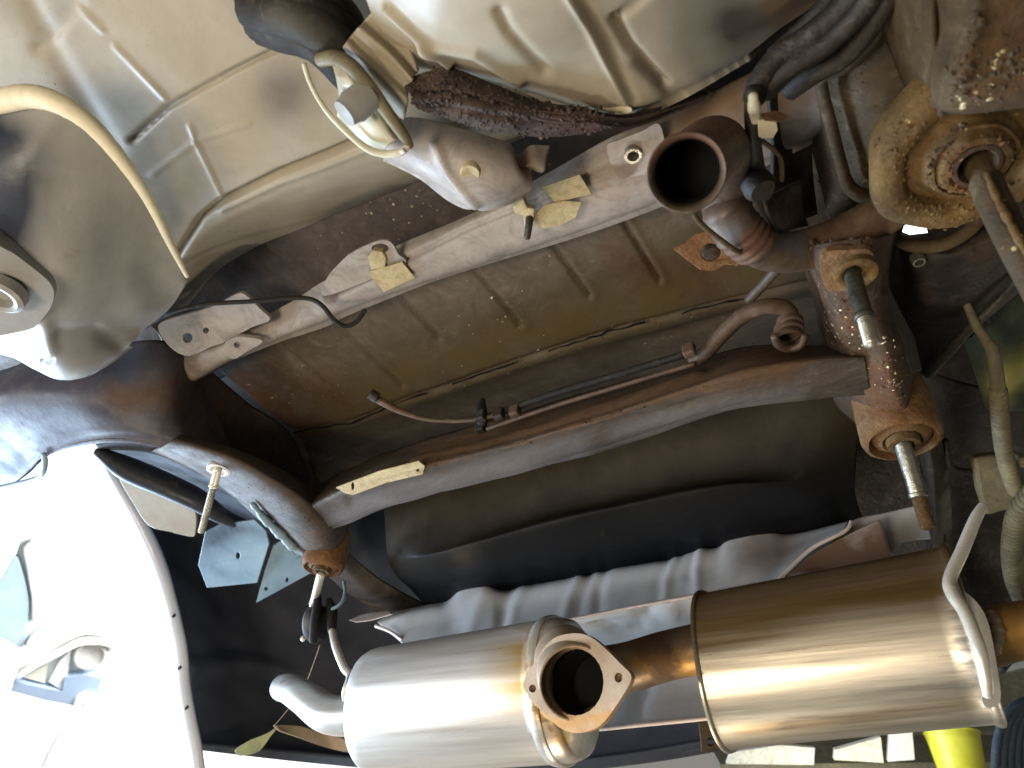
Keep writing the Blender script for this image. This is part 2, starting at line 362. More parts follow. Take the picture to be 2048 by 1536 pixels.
# beige floor pan, upper left
surf('floor_pan', [
 [(-420, -200, .97), (100, -330, .96), (450, -360, .95), (900, -480, .95), (1500, -700, .95)],
 [(-250, 150, .94), (180, 20, .93), (450, -60, .92), (800, -190, .92), (1500, -420, .92)],
 [(-150, 450, .93), (250, 272, .92), (500, 130, .91), (800, -20, .91), (1500, -250, .92)],
 [(100, 600, .94), (380, 440, .93), (560, 345, .92), (830, 215, .92), (1500, -60, .93)],
 [(290, 650, .975), (415, 490, .96), (600, 392, .95), (880, 290, .95), (1500, 60, .96)],
 [(330, 690, 1.06), (440, 540, 1.07), (640, 440, 1.07), (920, 330, 1.07), (1500, 100, 1.07)]], 'beige', body, n=64, nv=44,
 grooves=[([(262, 282), (335, 215), (470, 140), (570, 90)], 5, .012), ([(355, 515), (400, 440), (445, 402), (560, 345), (745, 268)], 6, .016),
          ([(445, 415), (560, 362), (760, 285)], 10, -.006), ([(80, 90), (150, 10)], 16, .005), ([(230, 300), (120, 120), (60, 0)], 20, .004)]+[(q, 5, -.0028) for q in ([(228, 92), (330, 198)], [(380, 254), (396, 296), (442, 392)], [(302, 352), (388, 286)], [(402, 278), (498, 248)], [(84, 76), (152, 10), (204, 62)])],
 stain=[([(440, -60), (640, 60)], 50, .5), (570, 185, 60, .85), (150, 190, 60, .4), (900, 250, 60, .3), (60, 210, 50, .5)], noise=.002)
# dark smooth panel between pan and rail; its brown carries the recess's shadow too
surf('inner_floor_panel', [
 [(200, 700, 1.10), (420, 470, 1.10), (700, 330, 1.11), (1000, 200, 1.11), (1400, -20, 1.11), (1700, -200, 1.11)],
 [(300, 720, 1.04), (520, 540, 1.06), (760, 430, 1.06), (1040, 320, 1.07), (1420, 120, 1.07), (1720, -60, 1.08)],
 [(320, 820, 1.02), (600, 680, 1.03), (860, 580, 1.03), (1120, 480, 1.04), (1460, 300, 1.05), (1760, 100, 1.05)]], 'dark', body, n=12, noise=.003,
 stain=[(480, 640, 90, .5), (800, 450, 90, .25)])
# ribbed brown panel
def vpline(a, L_): # rib running to the rear
    p = np.array(a, float); v = np.array([2228, 2026.])-p; v /= np.linalg.norm(v)/L_; return [tuple(p), tuple(p+v)]
ribs = [vpline(a, l) for a, l in (((560, 695), 120), ((655, 640), 200), ((800, 598), 110), ((942, 535), 150), ((1090, 470), 150), ((1235, 425), 160), ((1380, 380), 130), ((1500, 350), 120))]
surf('ribbed_panel', [
 [(395, 700, 1.02), (700, 560, 1.01), (1100, 400, 1.01), (1400, 270, 1.01), (1800, 60, 1.01)],
 [(490, 790, 1.00), (760, 680, .99), (1110, 550, .99), (1420, 440, 1.), (1800, 320, 1.)],
 [(590, 868, .98), (800, 802, .98), (1100, 702, .98), (1400, 618, .98), (1800, 520, .98)],
 [(612, 900, 1.00), (810, 840, 1.01), (1115, 740, 1.01), (1410, 655, 1.01), (1800, 560, 1.01)],
 [(640, 1000, 1.06), (820, 940, 1.10), (1140, 860, 1.10), (1420, 760, 1.10), (1800, 660, 1.10)]], 'panel', body, n=75, nv=26,
 grooves=[(r, 4.5, .011) for r in ribs]+[([(p[0][0]+12, p[0][1]-3), (p[1][0]+12, p[1][1]-3)], 9, -.003) for p in ribs]+[([(570, 868), (700, 848), (800, 806), (960, 750), (1100, 702), (1250, 655), (1420, 614), (1640, 560)], 5, .012), ([(430, 750), (590, 868)], 6, .006)],
 stain=[([(700, 800), (1100, 660), (1500, 540)], 80, .8), (1300, 500, 80, .3)], rust=[([(480, 760), (590, 850), (640, 850)], 22, .9), ([(1250, 520), (1450, 600)], 60, .5), ([(520, 700), (700, 800)], 40, .35), (700, 930, 60, .4)], noise=.002)
rs_ = np.random.default_rng(21); ck = lin([(572, 866), (700, 846), (800, 804), (960, 749), (1100, 701), (1250, 654), (1420, 613), (1560, 580)], 9)
for a0, a1 in ((1, 22), (24, 33), (36, 48), (51, 61)):
    tube('cracked_sealer', [P(x+rs_.normal()*1.5, y+rs_.normal()*1.1, h=.972) for x, y in ck[a0:a1]], [.0008+.0018*rs_.random() for _ in range(a0, a1)], 'hollow_black', body, n=3, seg=6)
surf('corner_gusset', [
 [(350, 760, .90), (425, 745, .98)], [(430, 860, .88), (500, 810, .99)], [(500, 930, .86), (577, 863, .99)], [(560, 985, .82), (622, 960, 1.02)], [(620, 1040, .80), (665, 1010, 1.05)]], 'dark', body, n=10,
 rust=[([(360, 800), (440, 800)], 22, .9)], stain=[([(420, 830), (560, 960)], 60, .6)])
# flakes of sealer on the ribbed panel are in its material; pale transverse rail
rl = [((225, 785), (252, 802), (293, 818)), ((300, 745), (335, 760), (365, 775)), ((400, 690), (425, 708), (458, 722)), ((500, 645), (528, 664), (551, 680)), ((585, 600), (620, 625), (645, 646)), ((650, 560), (668, 588), (690, 622)), ((800, 490), (818, 516), (838, 565)), ((930, 433), (944, 452), (965, 522)), ((1086, 350), (1098, 390), (1115, 474)), ((1222, 273), (1238, 328), (1255, 424)), ((1330, 232), (1345, 290), (1372, 378)), ((1450, 170), (1465, 240), (1500, 330)), ((1600, 90), (1640, 150), (1680, 240)), ((1800, -60), (1840, 20), (1880, 100))]
def railh(i, k): return (.955, .925, .925, .99)[k]
surf('cross_rail', [[(x, y, railh(i, k)) for i, (x, y) in enumerate([c[k] for c in rl])] for k in range(3)]+[[(c[2][0]+6, c[2][1]-6, 1.0) for c in rl]], 'rail', body, n=10, nv=10,
 grooves=[([c[1] for c in rl[5:11]], 3.5, .008), ([(c[1][0]+6, c[1][1]+14) for c in rl[5:11]], 8, -.003)],
 rust=[(270, 790, 45, .9), (350, 760, 40, .6), (660, 595, 16, 1.2), (1050, 400, 20, .7), (1480, 200, 90, .25)], stain=[([(1200, 350), (1340, 330)], 40, .35), ([(1400, 250), (1700, 80)], 90, .9), (350, 730, 50, .3)])
rp = T((650, 590, .915), (1000, 430, .915), (1300, 330, .912))
b1 = plate('mount_bracket', [(648, 592), (654, 556), (676, 530), (700, 508), (735, 490), (766, 480), (785, 488), (796, 508), (810, 528), (740, 560)], rp, 'rail', body, sm=5, holes=[(760, 497, 17, 10)], rust=[(760, 515, 22, .35)])
plate('clip', [(738, 510), (748, 497), (766, 500), (774, 512), (772, 532), (744, 536)], rp, 'tape', b1, thick=.012, lift=.006, label='yellowed plastic clip sitting in the bracket slot')
b2 = plate('mount_bracket', [(1214, 294), (1240, 280), (1285, 262), (1318, 248), (1330, 300), (1312, 340), (1262, 354), (1232, 350)], rp, 'rail', body, sm=4, holes=[(1266, 312, 11, 10)], rust=[(1235, 350, 20, .9)])
lathe('captive_nut', P(1266, 312, h=.906), DOWN, [(.0125, -.03), (.0125, .001), (.0085, .001), (.0085, -.02), (0, -.02)], 'zinc', b2, seg=20)
b3 = plate('mount_bracket', [(316, 656), (336, 640), (420, 615), (474, 588), (496, 594), (520, 618), (540, 640), (503, 655), (450, 684), (421, 694), (376, 712), (340, 694)], T((330, 660, .925), (500, 600, .925), (400, 700, .91)), 'rail', body, sm=4, holes=[(375, 676, 10), (412, 661, 6)], rust=[(490, 625, 28, .5)], thick=.008)
plate('weld_pad', [(452, 688), (466, 672), (490, 668), (530, 676), (500, 696), (470, 712)], T((330, 660, .925), (500, 600, .92), (400, 740, .905)), 'rail', body, sm=4, holes=[(478, 684, 6)], thick=.01, lift=.01)
for k, q in enumerate(([(738, 540), (806, 520), (832, 552), (770, 580), (752, 560)], [(1084, 370), (1160, 345), (1184, 384), (1112, 402)], [(1062, 430), (1090, 404), (1130, 396), (1164, 398), (1154, 428), (1120, 446), (1080, 452)])):
    plate('tape_patch', q, rp, 'tape', body, thick=.002, lift=.006 if k < 2 else .009, bevel=.0008)
cl = plate('harness_clip', [(1030, 400), (1050, 384), (1058, 402), (1072, 404), (1070, 432), (1052, 440), (1050, 418), (1032, 412)], rp, 'tape', body, thick=.012, lift=.02, rust=[(1050, 410, 30, .4)])
tube('peg', [P(1060, 430, h=.9), P(1058, 450, h=.885), P(1054, 476, h=.87)], [.007, .006, .0055], 'dull', cl, n=4, seg=10)
# side rail with the wheel arch edge; blue light at left also put into its colour
surf('side_rail', [
 [(-200, 790, .93), (0, 740, .93), (120, 700, .93), (220, 690, .93), (300, 680, .93), (350, 690, .95), (400, 740, .96), (440, 790, .96), (520, 880, .96)],
 [(-200, 850, .80), (0, 800, .80), (95, 790, .80), (180, 790, .80), (265, 800, .81), (335, 815, .82), (385, 850, .83), (430, 890, .83), (490, 950, .83)],
 [(-200, 1010, .76), (0, 965, .76), (90, 900, .76), (180, 873, .76), (262, 870, .76), (335, 884, .76), (400, 902, .76), (455, 935, .76), (505, 975, .76)],
 [(-200, 1020, .77), (0, 973, .77), (90, 908, .77), (180, 880, .77), (262, 877, .77), (335, 891, .77), (397, 909, .77), (450, 942, .77), (500, 982, .77)],
 [(-200, 1000, .90), (0, 955, .90), (90, 890, .90), (180, 862, .90), (262, 860, .90), (335, 872, .90), (400, 890, .90), (455, 925, .9), (505, 965, .9)]], 'blue', body, n=10, nv=8,
 grooves=[([(0, 955), (90, 890), (180, 864), (262, 860), (340, 876), (400, 894)], 6, -.004)], stain=[(60, 830, 120, .5), (250, 730, 60, .6)], rust=[([(240, 800), (330, 790), (400, 770)], 40, .8), (100, 930, 30, .4)])
# left wheel-house bulge
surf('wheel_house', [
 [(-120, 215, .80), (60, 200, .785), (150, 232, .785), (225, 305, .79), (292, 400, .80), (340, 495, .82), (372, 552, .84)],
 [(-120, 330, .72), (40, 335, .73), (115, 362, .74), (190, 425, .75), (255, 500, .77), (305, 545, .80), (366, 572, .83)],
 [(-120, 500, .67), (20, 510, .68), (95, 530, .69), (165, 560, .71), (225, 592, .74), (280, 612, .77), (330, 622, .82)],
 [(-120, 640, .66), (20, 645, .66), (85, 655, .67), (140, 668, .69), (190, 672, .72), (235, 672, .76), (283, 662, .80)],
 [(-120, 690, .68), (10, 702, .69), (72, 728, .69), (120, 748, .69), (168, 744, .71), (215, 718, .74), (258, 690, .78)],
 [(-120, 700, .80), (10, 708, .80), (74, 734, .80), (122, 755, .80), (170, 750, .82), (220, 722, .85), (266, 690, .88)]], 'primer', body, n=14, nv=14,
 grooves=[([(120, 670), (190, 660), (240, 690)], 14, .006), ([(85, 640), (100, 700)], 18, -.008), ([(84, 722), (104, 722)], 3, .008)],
 stain=[([(-30, 250), (20, 300), (20, 400), (-20, 500)], 62, 1.3), (10, 740, 60, .4)], noise=.003)  # dark blue-grey at upper left is shadow put into the colour
lp = [(-60, 215, .775), (10, 200, .775), (60, 193, .775), (115, 206, .77), (180, 248, .77), (245, 322, .775), (298, 402, .785), (342, 490, .805), (374, 552, .83)]
tube('flange_lip', lp, [.015, .0155, .0148, .0135, .0115, .0095, .0075, .006, .004], 'cream', body, n=12, seg=12, wob=.03)
pd_ = plate('access_plate', [(-80, 470), (10, 498), (60, 532), (100, 566), (108, 596), (90, 632), (48, 662), (-80, 660)], T((0, 500, .665), (100, 570, .672), (0, 660, .645)), 'primer', body, sm=4, thick=.03, bevel=.006)
lathe('grommet', P(2, 588, h=.648), DOWN, [(.032, -.01), (.032, .006), (.026, .010), (.020, .008), (.017, -.004), (0, -.006)], 'primer', pd_, rust=[(0, 590, 10, .3)])
# wing inside the wheel arch
surf('inner_wing', [
 [(190, 890, .78), (300, 880, .80), (430, 940, .80), (560, 1030, .82), (640, 1100, .84)],
 [(240, 960, 1.0), (320, 1000, 1.04), (430, 1040, 1.06), (560, 1100, 1.08), (680, 1150, 1.1)],
 [(290, 1070, 1.02), (360, 1120, 1.08), (460, 1150, 1.1), (600, 1200, 1.12), (760, 1220, 1.12)]], 'liner', body, n=12, noise=.002)
plate('strap_tongue', [(238, 950), (300, 958), (345, 975), (378, 998), (392, 1030), (391, 1062), (384, 1074), (340, 1064), (298, 1052), (268, 1010)], T((240, 955, .86), (390, 1000, .84), (330, 1060, .80)), 'beige', body, sm=4, thick=.012, bevel=.005, stain=[(322, 1018, 12, 1.)], rust=[(322, 1018, 8, .6)], label='beige rounded tongue inside the wheel arch')
tube('weatherstrip', [(196, 903, .80), (250, 935, .80), (320, 965, .80), (395, 1000, .80), (450, 1035, .81), (520, 1060, .82)], [.012, .028, .030, .028, .020, .01], 'navy', body, n=8, seg=12)
pb = plate('splash_plate', [(410, 1064), (440, 1049), (509, 1040), (532, 1062), (538, 1088), (514, 1166), (414, 1176), (396, 1130)], T((410, 1050, .80), (530, 1050, .80), (450, 1170, .72)), 'blueplate', body, thick=.006, stain=[([(400, 1060), (425, 1110)], 40, 1.2), (525, 1080, 10, .6), ([(440, 1050), (530, 1056)], 14, .8)], holes=[(476, 1112, 4, 7)])
plate('splash_plate', [(546, 1092), (572, 1076), (602, 1086), (622, 1146), (512, 1206), (530, 1140)], T((546, 1090, .79), (620, 1140, .76), (520, 1200, .70)), 'blueplate', body, thick=.006, holes=[(574, 1160, 3, 5), (532, 1178, 4, 4)])
tube('scraped_edge', [(505, 1008, .72), (532, 1040, .72), (560, 1066, .72), (585, 1092, .715), (612, 1108, .71)], [.006, .01, .012, .011, .007], 'blueplate', body, n=6, seg=8, wob=.3)
# ---- upper middle: pale stamped panel, strap seam and flange
surf('rear_seat_pan', [
 [(650, -380, .80), (900, -420, .70), (1150, -440, .70), (1450, -440, .74), (1750, -420, .85)],
 [(720, -60, .78), (900, -80, .72), (1150, -90, .71), (1420, -120, .74), (1700, -110, .85)],
 [(760, 60, .80), (880, 60, .75), (1080, 60, .74), (1360, 10, .77), (1640, 0, .86)],
 [(800, 115, .83), (880, 110, .79), (1060, 125, .78), (1310, 110, .80), (1560, 60, .86)],
 [(826, 148, .88), (900, 135, .84), (1040, 175, .84), (1250, 224, .84), (1500, 108, .88)],
 [(830, 140, .95), (910, 130, .95), (1050, 165, .95), (1255, 215, .95), (1520, 90, .97)]], 'beige', body, n=44, nv=34,
 grooves=[([(1130, -20), (1180, 60), (1250, 205)], 7, -.008), ([(1150, -20), (1205, 70), (1268, 205)], 8, .006), ([(1232, 40), (1262, 95), (1330, 170)], 9, .012), ([(1232, 40), (1300, -10), (1400, -60)], 9, .010), ([(1000, 20), (1020, 60), (1090, 140)], 12, .006),
 ([(780, 10), (850, 75), (900, 120)], 7, -.010), ([(850, 80), (950, 100), (1040, 160)], 10, -.008)],
 stain=[([(1480, 60), (1700, -20)], 60, 1.3), ([(1270, 130), (1330, 190)], 14, .9), (1465, 70, 10, 1.2), (1160, 30, 30, .25)], rust=[([(1560, 20), (1720, -60)], 40, 1.0)], noise=.0015)
plate('worn_edge', [(1176, 208), (1200, 203), (1240, 208), (1264, 218), (1250, 228), (1200, 218)], H(.83), 'cream', body, sm=4, thick=.006)
sr = T((690, 90, .80), (815, 190, .80), (880, 110, .76))
surf('strap_seam', [
 [(672, 108, .82), (735, 170, .82), (806, 240, .82)], [(690, 88, .79), (752, 150, .79), (814, 205, .79)], [(702, 72, .80), (764, 130, .80), (818, 180, .80)], [(716, 56, .785), (778, 110, .785), (824, 160, .785)],
 [(730, 40, .80), (790, 95, .80), (830, 150, .80)], [(748, 20, .79), (806, 80, .79), (836, 145, .80)]], 'beige', body, n=10, nv=8, thick=.005, noise=.0005)
surf('jack_flange', [
 [(700, 250, .86), (780, 240, .85), (840, 238, .85), (930, 262, .85), (1020, 285, .86), (1100, 292, .88)],
 [(720, 285, .84), (790, 290, .82), (860, 288, .815), (940, 300, .81), (1020, 310, .82), (1092, 320, .85)],
 [(745, 305, .84), (810, 320, .82), (880, 330, .80), (950, 345, .79), (1020, 345, .80), (1088, 345, .84)],
 [(770, 318, .85), (830, 345, .83), (890, 368, .80), (950, 390, .785), (1015, 380, .80), (1070, 370, .84)],
 [(790, 324, .88), (840, 352, .86), (900, 398, .83), (952, 416, .81), (1010, 405, .82), (1060, 382, .86)],
 [(800, 320, .92), (845, 345, .92), (905, 388, .90), (955, 404, .88), (1005, 393, .88), (1055, 372, .90)]], 'rail', body, n=10, nv=10, thick=.004,
 grooves=[([(870, 290), (900, 350), (950, 410)], 8, -.006), ([(1040, 290), (1055, 330), (1075, 360)], 12, .02)], stain=[([(1040, 300), (1066, 350)], 16, 1.2)], noise=.001)
lathe('bolt_head', P(941, 344, h=.790), DOWN, [(.0135, -.015), (.0135, .002), (.012, .004), (.006, .003), (0, .002)], 'tape', body, seg=24, rust=[(941, 344, 20, .35)])
# right: pressed brown box with rolled edge
surf('spring_tower', [
 [(1560, 130, .98), (1640, 60, .95), (1740, -40, .90), (1900, -200, .88)],
 [(1590, 200, .96), (1650, 150, .90), (1780, 110, .84), (1960, 20, .82), (2200, -120, .82)][:4],
 [(1615, 290, .95), (1672, 230, .88), (1790, 210, .82), (1960, 150, .80)],
 [(1640, 380, .94), (1695, 310, .88), (1800, 300, .82), (1980, 260, .80)],
 [(1655, 440, .94), (1725, 372, .88), (1810, 365, .84), (2000, 380, .82)],
 [(1700, 470, 1.0), (1745, 392, .96), (1830, 382, .93), (2040, 430, .90)]], 'olive', body, n=14, nv=12,
 grooves=[([(1500, 40), (1640, 160), (1700, 380)], 6, 0)], rust=[(1870, 260, 80, .8), (1700, 120, 60, .4)], noise=.003)
tube('rolled_edge', [(1800, -40, .84), (1760, 60, .85), (1700, 130, .86), (1650, 152, .87), (1644, 180, .87), (1662, 250, .86), (1680, 320, .86), (1698, 372, .86), (1735, 394, .86), (1790, 382, .86), (1830, 362, .85)], [.006, .007, .007, .007, .008, .008, .008, .009, .01, .009, .006], 'olive', body, n=10, seg=10, rust=[(1690, 330, 30, .6)])
surf('tower_flange', [
 [(1560, 150, 1.0), (1590, 260, .99), (1600, 370, .99), (1612, 470, .99)], [(1640, 160, .97), (1648, 260, .97), (1668, 360, .97), (1700, 440, .97)], [(1660, 170, 1.0), (1690, 290, 1.0), (1730, 400, 1.0), (1740, 450, 1.0)]], 'olive', body, n=10, thick=.004)
surf('tower_shelf', [
 [(1560, 420, 1.06), (1640, 440, 1.04), (1720, 430, 1.03), (1840, 380, 1.02)], [(1580, 470, .99), (1650, 480, .98), (1720, 470, .97), (1850, 400, .96)], [(1600, 560, 1.04), (1660, 560, 1.03), (1740, 520, 1.02), (1790, 450, 1.02)]], 'oild', body, n=10)
surf('side_member', [
 [(1830, -300, .70), (2000, -350, .68), (2300, -400, .68)], [(1850, -60, .70), (1990, -80, .66), (2250, -120, .66)], [(1858, 60, .72), (1960, 70, .66), (2200, 40, .66)],
 [(1850, 150, .70), (1925, 165, .655), (2180, 130, .64)], [(1858, 222, .70), (1935, 228, .665), (2160, 190, .65)], [(1870, 236, .80), (1945, 240, .80), (2160, 200, .80)]], 'olive', body, n=12, nv=10,
 grooves=[([(1952, -60), (1950, 60), (1925, 150)], 12, -.012), ([(1960, 160), (2100, 100)], 5, .003), ([(1940, 185), (2090, 135)], 4, .003)], rust=[([(1960, 160), (2100, 100)], 60, .8), (2030, 40, 50, .5)], noise=.003)
surf('side_member_skirt', [[(1680, -200, .86), (1730, -40, .86), (1780, 100, .82), (1825, 225, .78)], [(1760, -220, .78), (1800, -60, .77), (1826, 80, .74), (1850, 232, .74)], [(1850, -240, .71), (1858, -60, .71), (1864, 80, .71), (1878, 235, .70)]], 'olive', body, n=8, noise=.002)
# lower arm plate with the round gap
arm = surf('arm_bracket', [
 [(1770, 480, .90), (1800, 492, .84), (1850, 496, .80), (1905, 488, .80), (1950, 455, .81), (1985, 425, .82), (2080, 380, .84)],
 [(1772, 520, .90), (1805, 530, .84), (1860, 530, .79), (1920, 520, .78), (1975, 500, .79), (2030, 480, .82), (2100, 470, .84)],
 [(1770, 590, .90), (1810, 600, .86), (1870, 600, .84), (1930, 590, .84), (1990, 570, .85), (2036, 556, .86), (2090, 540, .88)],
 [(1790, 660, .90), (1820, 665, .88), (1870, 660, .87), (1920, 650, .87), (1955, 640, .87), (1985, 620, .87), (2040, 590, .9)],
 [(1820, 745, .88), (1835, 748, .87), (1850, 750, .86), (1868, 742, .86), (1890, 722, .86), (1930, 680, .87), (1960, 650, .88)]], 'oild', body, n=10, nv=10,
 grooves=[([(1870, 560), (1900, 545), (1940, 530), (1975, 500)], 14, .012), ([(1905, 555), (1930, 535), (1955, 515)], 3, -.008)], rust=[(1960, 500, 40, .9), (1850, 620, 40, .3)], stain=[([(1790, 620), (1930, 640)], 50, .9)], noise=.003)
tube('gap_rim', [(1785, 462, .84), (1800, 484, .82), (1840, 494, .80), (1890, 488, .79), (1935, 462, .79), (1962, 430, .80), (1975, 408, .82)], [.006, .008, .009, .009, .009, .009, .008], 'olive', body, n=10, seg=10)
tube('folded_edge', [(2036, 556, .85), (1985, 612, .85), (1940, 655, .85), (1900, 700, .85), (1856, 750, .85)], [.004, .006, .008, .009, .008], 'dull', body, n=6, seg=8, wob=.15)
lathe('drain_hole', P(1838, 524, h=.785), DOWN, [(.010, -.01), (.008, .002), (.006, .002), (.006, -.01), (0, -.01)], 'zinc', body, seg=16)
plate('side_brace', [(1762, 578), (1778, 572), (1800, 620), (1832, 680), (1846, 742), (1826, 745), (1800, 690), (1775, 640)], T((1770, 575, .80), (1835, 740, .76), (1846, 700, .82)), 'subf', body, thick=.012, bevel=.004, stain=[(1800, 650, 90, 1.2)])
surf('sheet_skirt', [
 [(1925, 680, .92), (1960, 640, .92), (2010, 590, .92), (2120, 520, .92)], [(1945, 740, .90), (1980, 720, .89), (2040, 700, .89), (2120, 690, .9)], [(1972, 816, .90), (2000, 822, .88), (2050, 822, .88), (2120, 820, .88)]], 'greenp', body, n=10, nv=8,
 grooves=[([(1990, 760), (2100, 690)], 20, -.015)], stain=[([(2000, 770), (2100, 700)], 26, 1.3)])  # greenish light along the ridge put into the colour
surf('rear_side_wall', [
 [(1840, 720, 1.0), (1900, 760, 1.02), (2000, 780, 1.0), (2120, 760, .95)], [(1860, 900, .98), (1930, 900, 1.0), (2010, 900, .98), (2120, 880, .94)], [(1880, 1060, .92), (1940, 1080, .96), (2020, 1090, .94), (2120, 1080, .9)], [(1880, 1200, .8), (1960, 1230, .8), (2050, 1250, .8), (2150, 1260, .8)]], 'oild', body, n=8)
surf('dark_filler', [[(1670, 800, 'd', 1.75), (1760, 800, 'd', 1.72), (1860, 800, 'd', 1.68)], [(1690, 950, 'd', 1.75), (1780, 950, 'd', 1.72), (1880, 950, 'd', 1.68)], [(1690, 1130, 'd', 1.8), (1790, 1130, 'd', 1.76), (1900, 1150, 'd', 1.7)]], 'oild', body, n=8)  # added dark sheet that keeps the gap beside the tank dark
# ================================================================= SUBFRAME
sf = thing('rear_subframe', 'brown rusty pressed-steel rear subframe crossing the picture with an arm at each end', 'subframe', P(1200, 850, h=.7))
U_ = [(600, 985), (700, 938), (775, 905), (963, 848), (1180, 780), (1373, 722), (1500, 690), (1640, 688), (1720, 680)]
R_ = [(625, 1008), (690, 975), (780, 945), (985, 895), (1190, 835), (1395, 768), (1510, 735), (1645, 715), (1730, 712)]
B_ = [(655, 1056), (700, 1040), (790, 1006), (1000, 952), (1205, 895), (1405, 828), (1521, 801), (1650, 787), (1740, 780)]
surf('crossmember', [[(x, y, .84) for x, y in U_], [(a[0]*.4+b[0]*.6, a[1]*.4+b[1]*.6, .755) for a, b in zip(U_, R_)], [(x, y-4, .722) for x, y in R_], [(x, y+3, .702) for x, y in R_], [(x, y-5, .700) for x, y in B_], [(x, y, .704) for x, y in B_], [(x+3, y-4, .80) for x, y in B_]], 'subf', sf, n=14, nv=7, flat=True,
 grooves=[([(700, 1000), (1000, 915), (1300, 830)], 7, .006), ([(1300, 836), (1440, 790), (1620, 745)], 5, .006), ([(830, 925), (1100, 850), (1400, 745)], 8, -.006)],
 rust=[([(850, 910), (1100, 850), (1400, 760), (1600, 710)], 24, .8), (1550, 720, 60, .6)], stain=[([(700, 1030), (900, 975), (1150, 905)], 36, 1.2), ([(1230, 870), (1400, 820), (1600, 780)], 14, .9)], noise=.002)
plate('worn_patch', [(672, 975), (760, 942), (838, 922), (850, 932), (846, 948), (770, 966), (706, 990), (690, 986)], T((680, 980, .697), (840, 930, .697), (700, 1000, .695)), 'tape', sf, thick=.003, lift=.001, rust=[([(740, 965), (850, 935)], 12, .35)], holes=[(706, 972, 3, 8), (836, 940, 3, 3)], label='bright worn yellow patch on the crossmember')
surf('left_arm', [
 [(300, 905, .82), (325, 893, .745), (350, 876, .745), (365, 870, .80)], [(395, 948, .80), (420, 930, .71), (452, 906, .71), (470, 895, .78)], [(462, 990, .80), (490, 968, .70), (530, 945, .70), (552, 930, .78)],
 [(520, 1040, .80), (550, 1020, .70), (595, 992, .70), (640, 985, .78)], [(566, 1082, .80), (595, 1068, .70), (650, 1050, .70), (690, 1030, .78)], [(592, 1118, .80), (612, 1108, .72), (668, 1105, .72), (700, 1095, .80)]], 'subf', sf, n=10, nv=10,
 stain=[(500, 1000, 90, .6)], rust=[(640, 1080, 30, .4), (600, 1020, 40, .2)], noise=.002)
surf('right_arm', [
 [(1590, 500, .88), (1622, 490, .76), (1690, 480, .735), (1750, 475, .74), (1800, 450, .86)], [(1608, 560, .88), (1640, 550, .74), (1690, 550, .71), (1752, 548, .72), (1780, 540, .86)],
 [(1625, 630, .88), (1656, 628, .74), (1705, 625, .71), (1766, 620, .72), (1795, 612, .86)], [(1640, 705, .86), (1670, 700, .73), (1730, 700, .70), (1795, 700, .70), (1832, 690, .82)],
 [(1670, 800, .86), (1700, 785, .73), (1752, 780, .69), (1810, 780, .69), (1848, 765, .80)], [(1715, 850, .86), (1742, 850, .74), (1775, 845, .70), (1830, 838, .70), (1864, 825, .80)],
 [(1735, 895, .84), (1750, 895, .76), (1790, 890, .74), (1840, 885, .74), (1872, 870, .82)]], 'sub', sf, n=12, nv=12,
 grooves=[([(1660, 690), (1680, 780)], 14, .004), ([(1770, 590), (1800, 690)], 8, -.004)], stain=[([(1840, 790), (1860, 850)], 24, 1.2)], rust=[(1780, 780, 50, .7), (1700, 640, 40, .4)], noise=.004)
surf('arm_tail', [
 [(1868, 830, .80), (1885, 880, .80), (1900, 960, .80), (1905, 1060, .80)], [(1845, 860, .78), (1860, 920, .77), (1868, 1000, .77), (1870, 1080, .78)], [(1830, 880, .84), (1838, 940, .84), (1842, 1010, .84), (1850, 1100, .84)]], 'oild', sf, n=10)
def bush(c, k, name='bushing'):
    b = lathe(name, c, DOWN, [(.052*k, -.09), (.054*k, -.01), (.050*k, .002), (.045*k, .004), (.042*k, -.006), (.040*k, -.012)], 'rust', sf, seg=36, rust=[(*proj(c), 60, .5)], wob=.01)
    lathe('rubber_ring', c, DOWN, [(.041*k, -.012), (.036*k, -.002), (.027*k, .003), (.022*k, -.004)], 'rust', b, seg=36, wob=.02)
    lathe('inner_sleeve', c, DOWN, [(.023*k, -.004), (.021*k, .012), (.014*k, .012), (.012*k, .0)], 'rustol', b, seg=28); return b
bush(P(1805, 880, h=.675), 1.12); bush(P(644, 1136, h=.685), 1.0)
mp_ = plate('mount_pad', [(1642, 510), (1700, 500), (1738, 500), (1752, 528), (1742, 560), (1720, 574), (1690, 582), (1652, 578)], T((1650, 510, .715), (1740, 510, .705), (1700, 580, .70)), 'rust', sf, sm=4, thick=.012, bevel=.004, rust=[(1700, 540, 40, .3)])
lathe('bolt_ring', P(1711, 546, h=.695), DOWN, [(.026, -.006), (.026, .003), (.021, .005), (.015, .002), (.013, -.004), (0, -.004)], 'rustol', mp_, seg=28)
lathe('bolt_ring', P(438, 938, h=.705), DOWN, [(.024, -.004), (.024, .004), (.018, .005), (.014, 0), (0, -.002)], 'chrome', sf, seg=24)
surf('rear_strut', [[(690, 1100, .76), (760, 1160, .78), (850, 1210, .80)], [(672, 1120, .74), (735, 1185, .76), (820, 1240, .78)], [(655, 1150, .78), (715, 1200, .80), (780, 1240, .84)]], 'subf', sf, n=10)
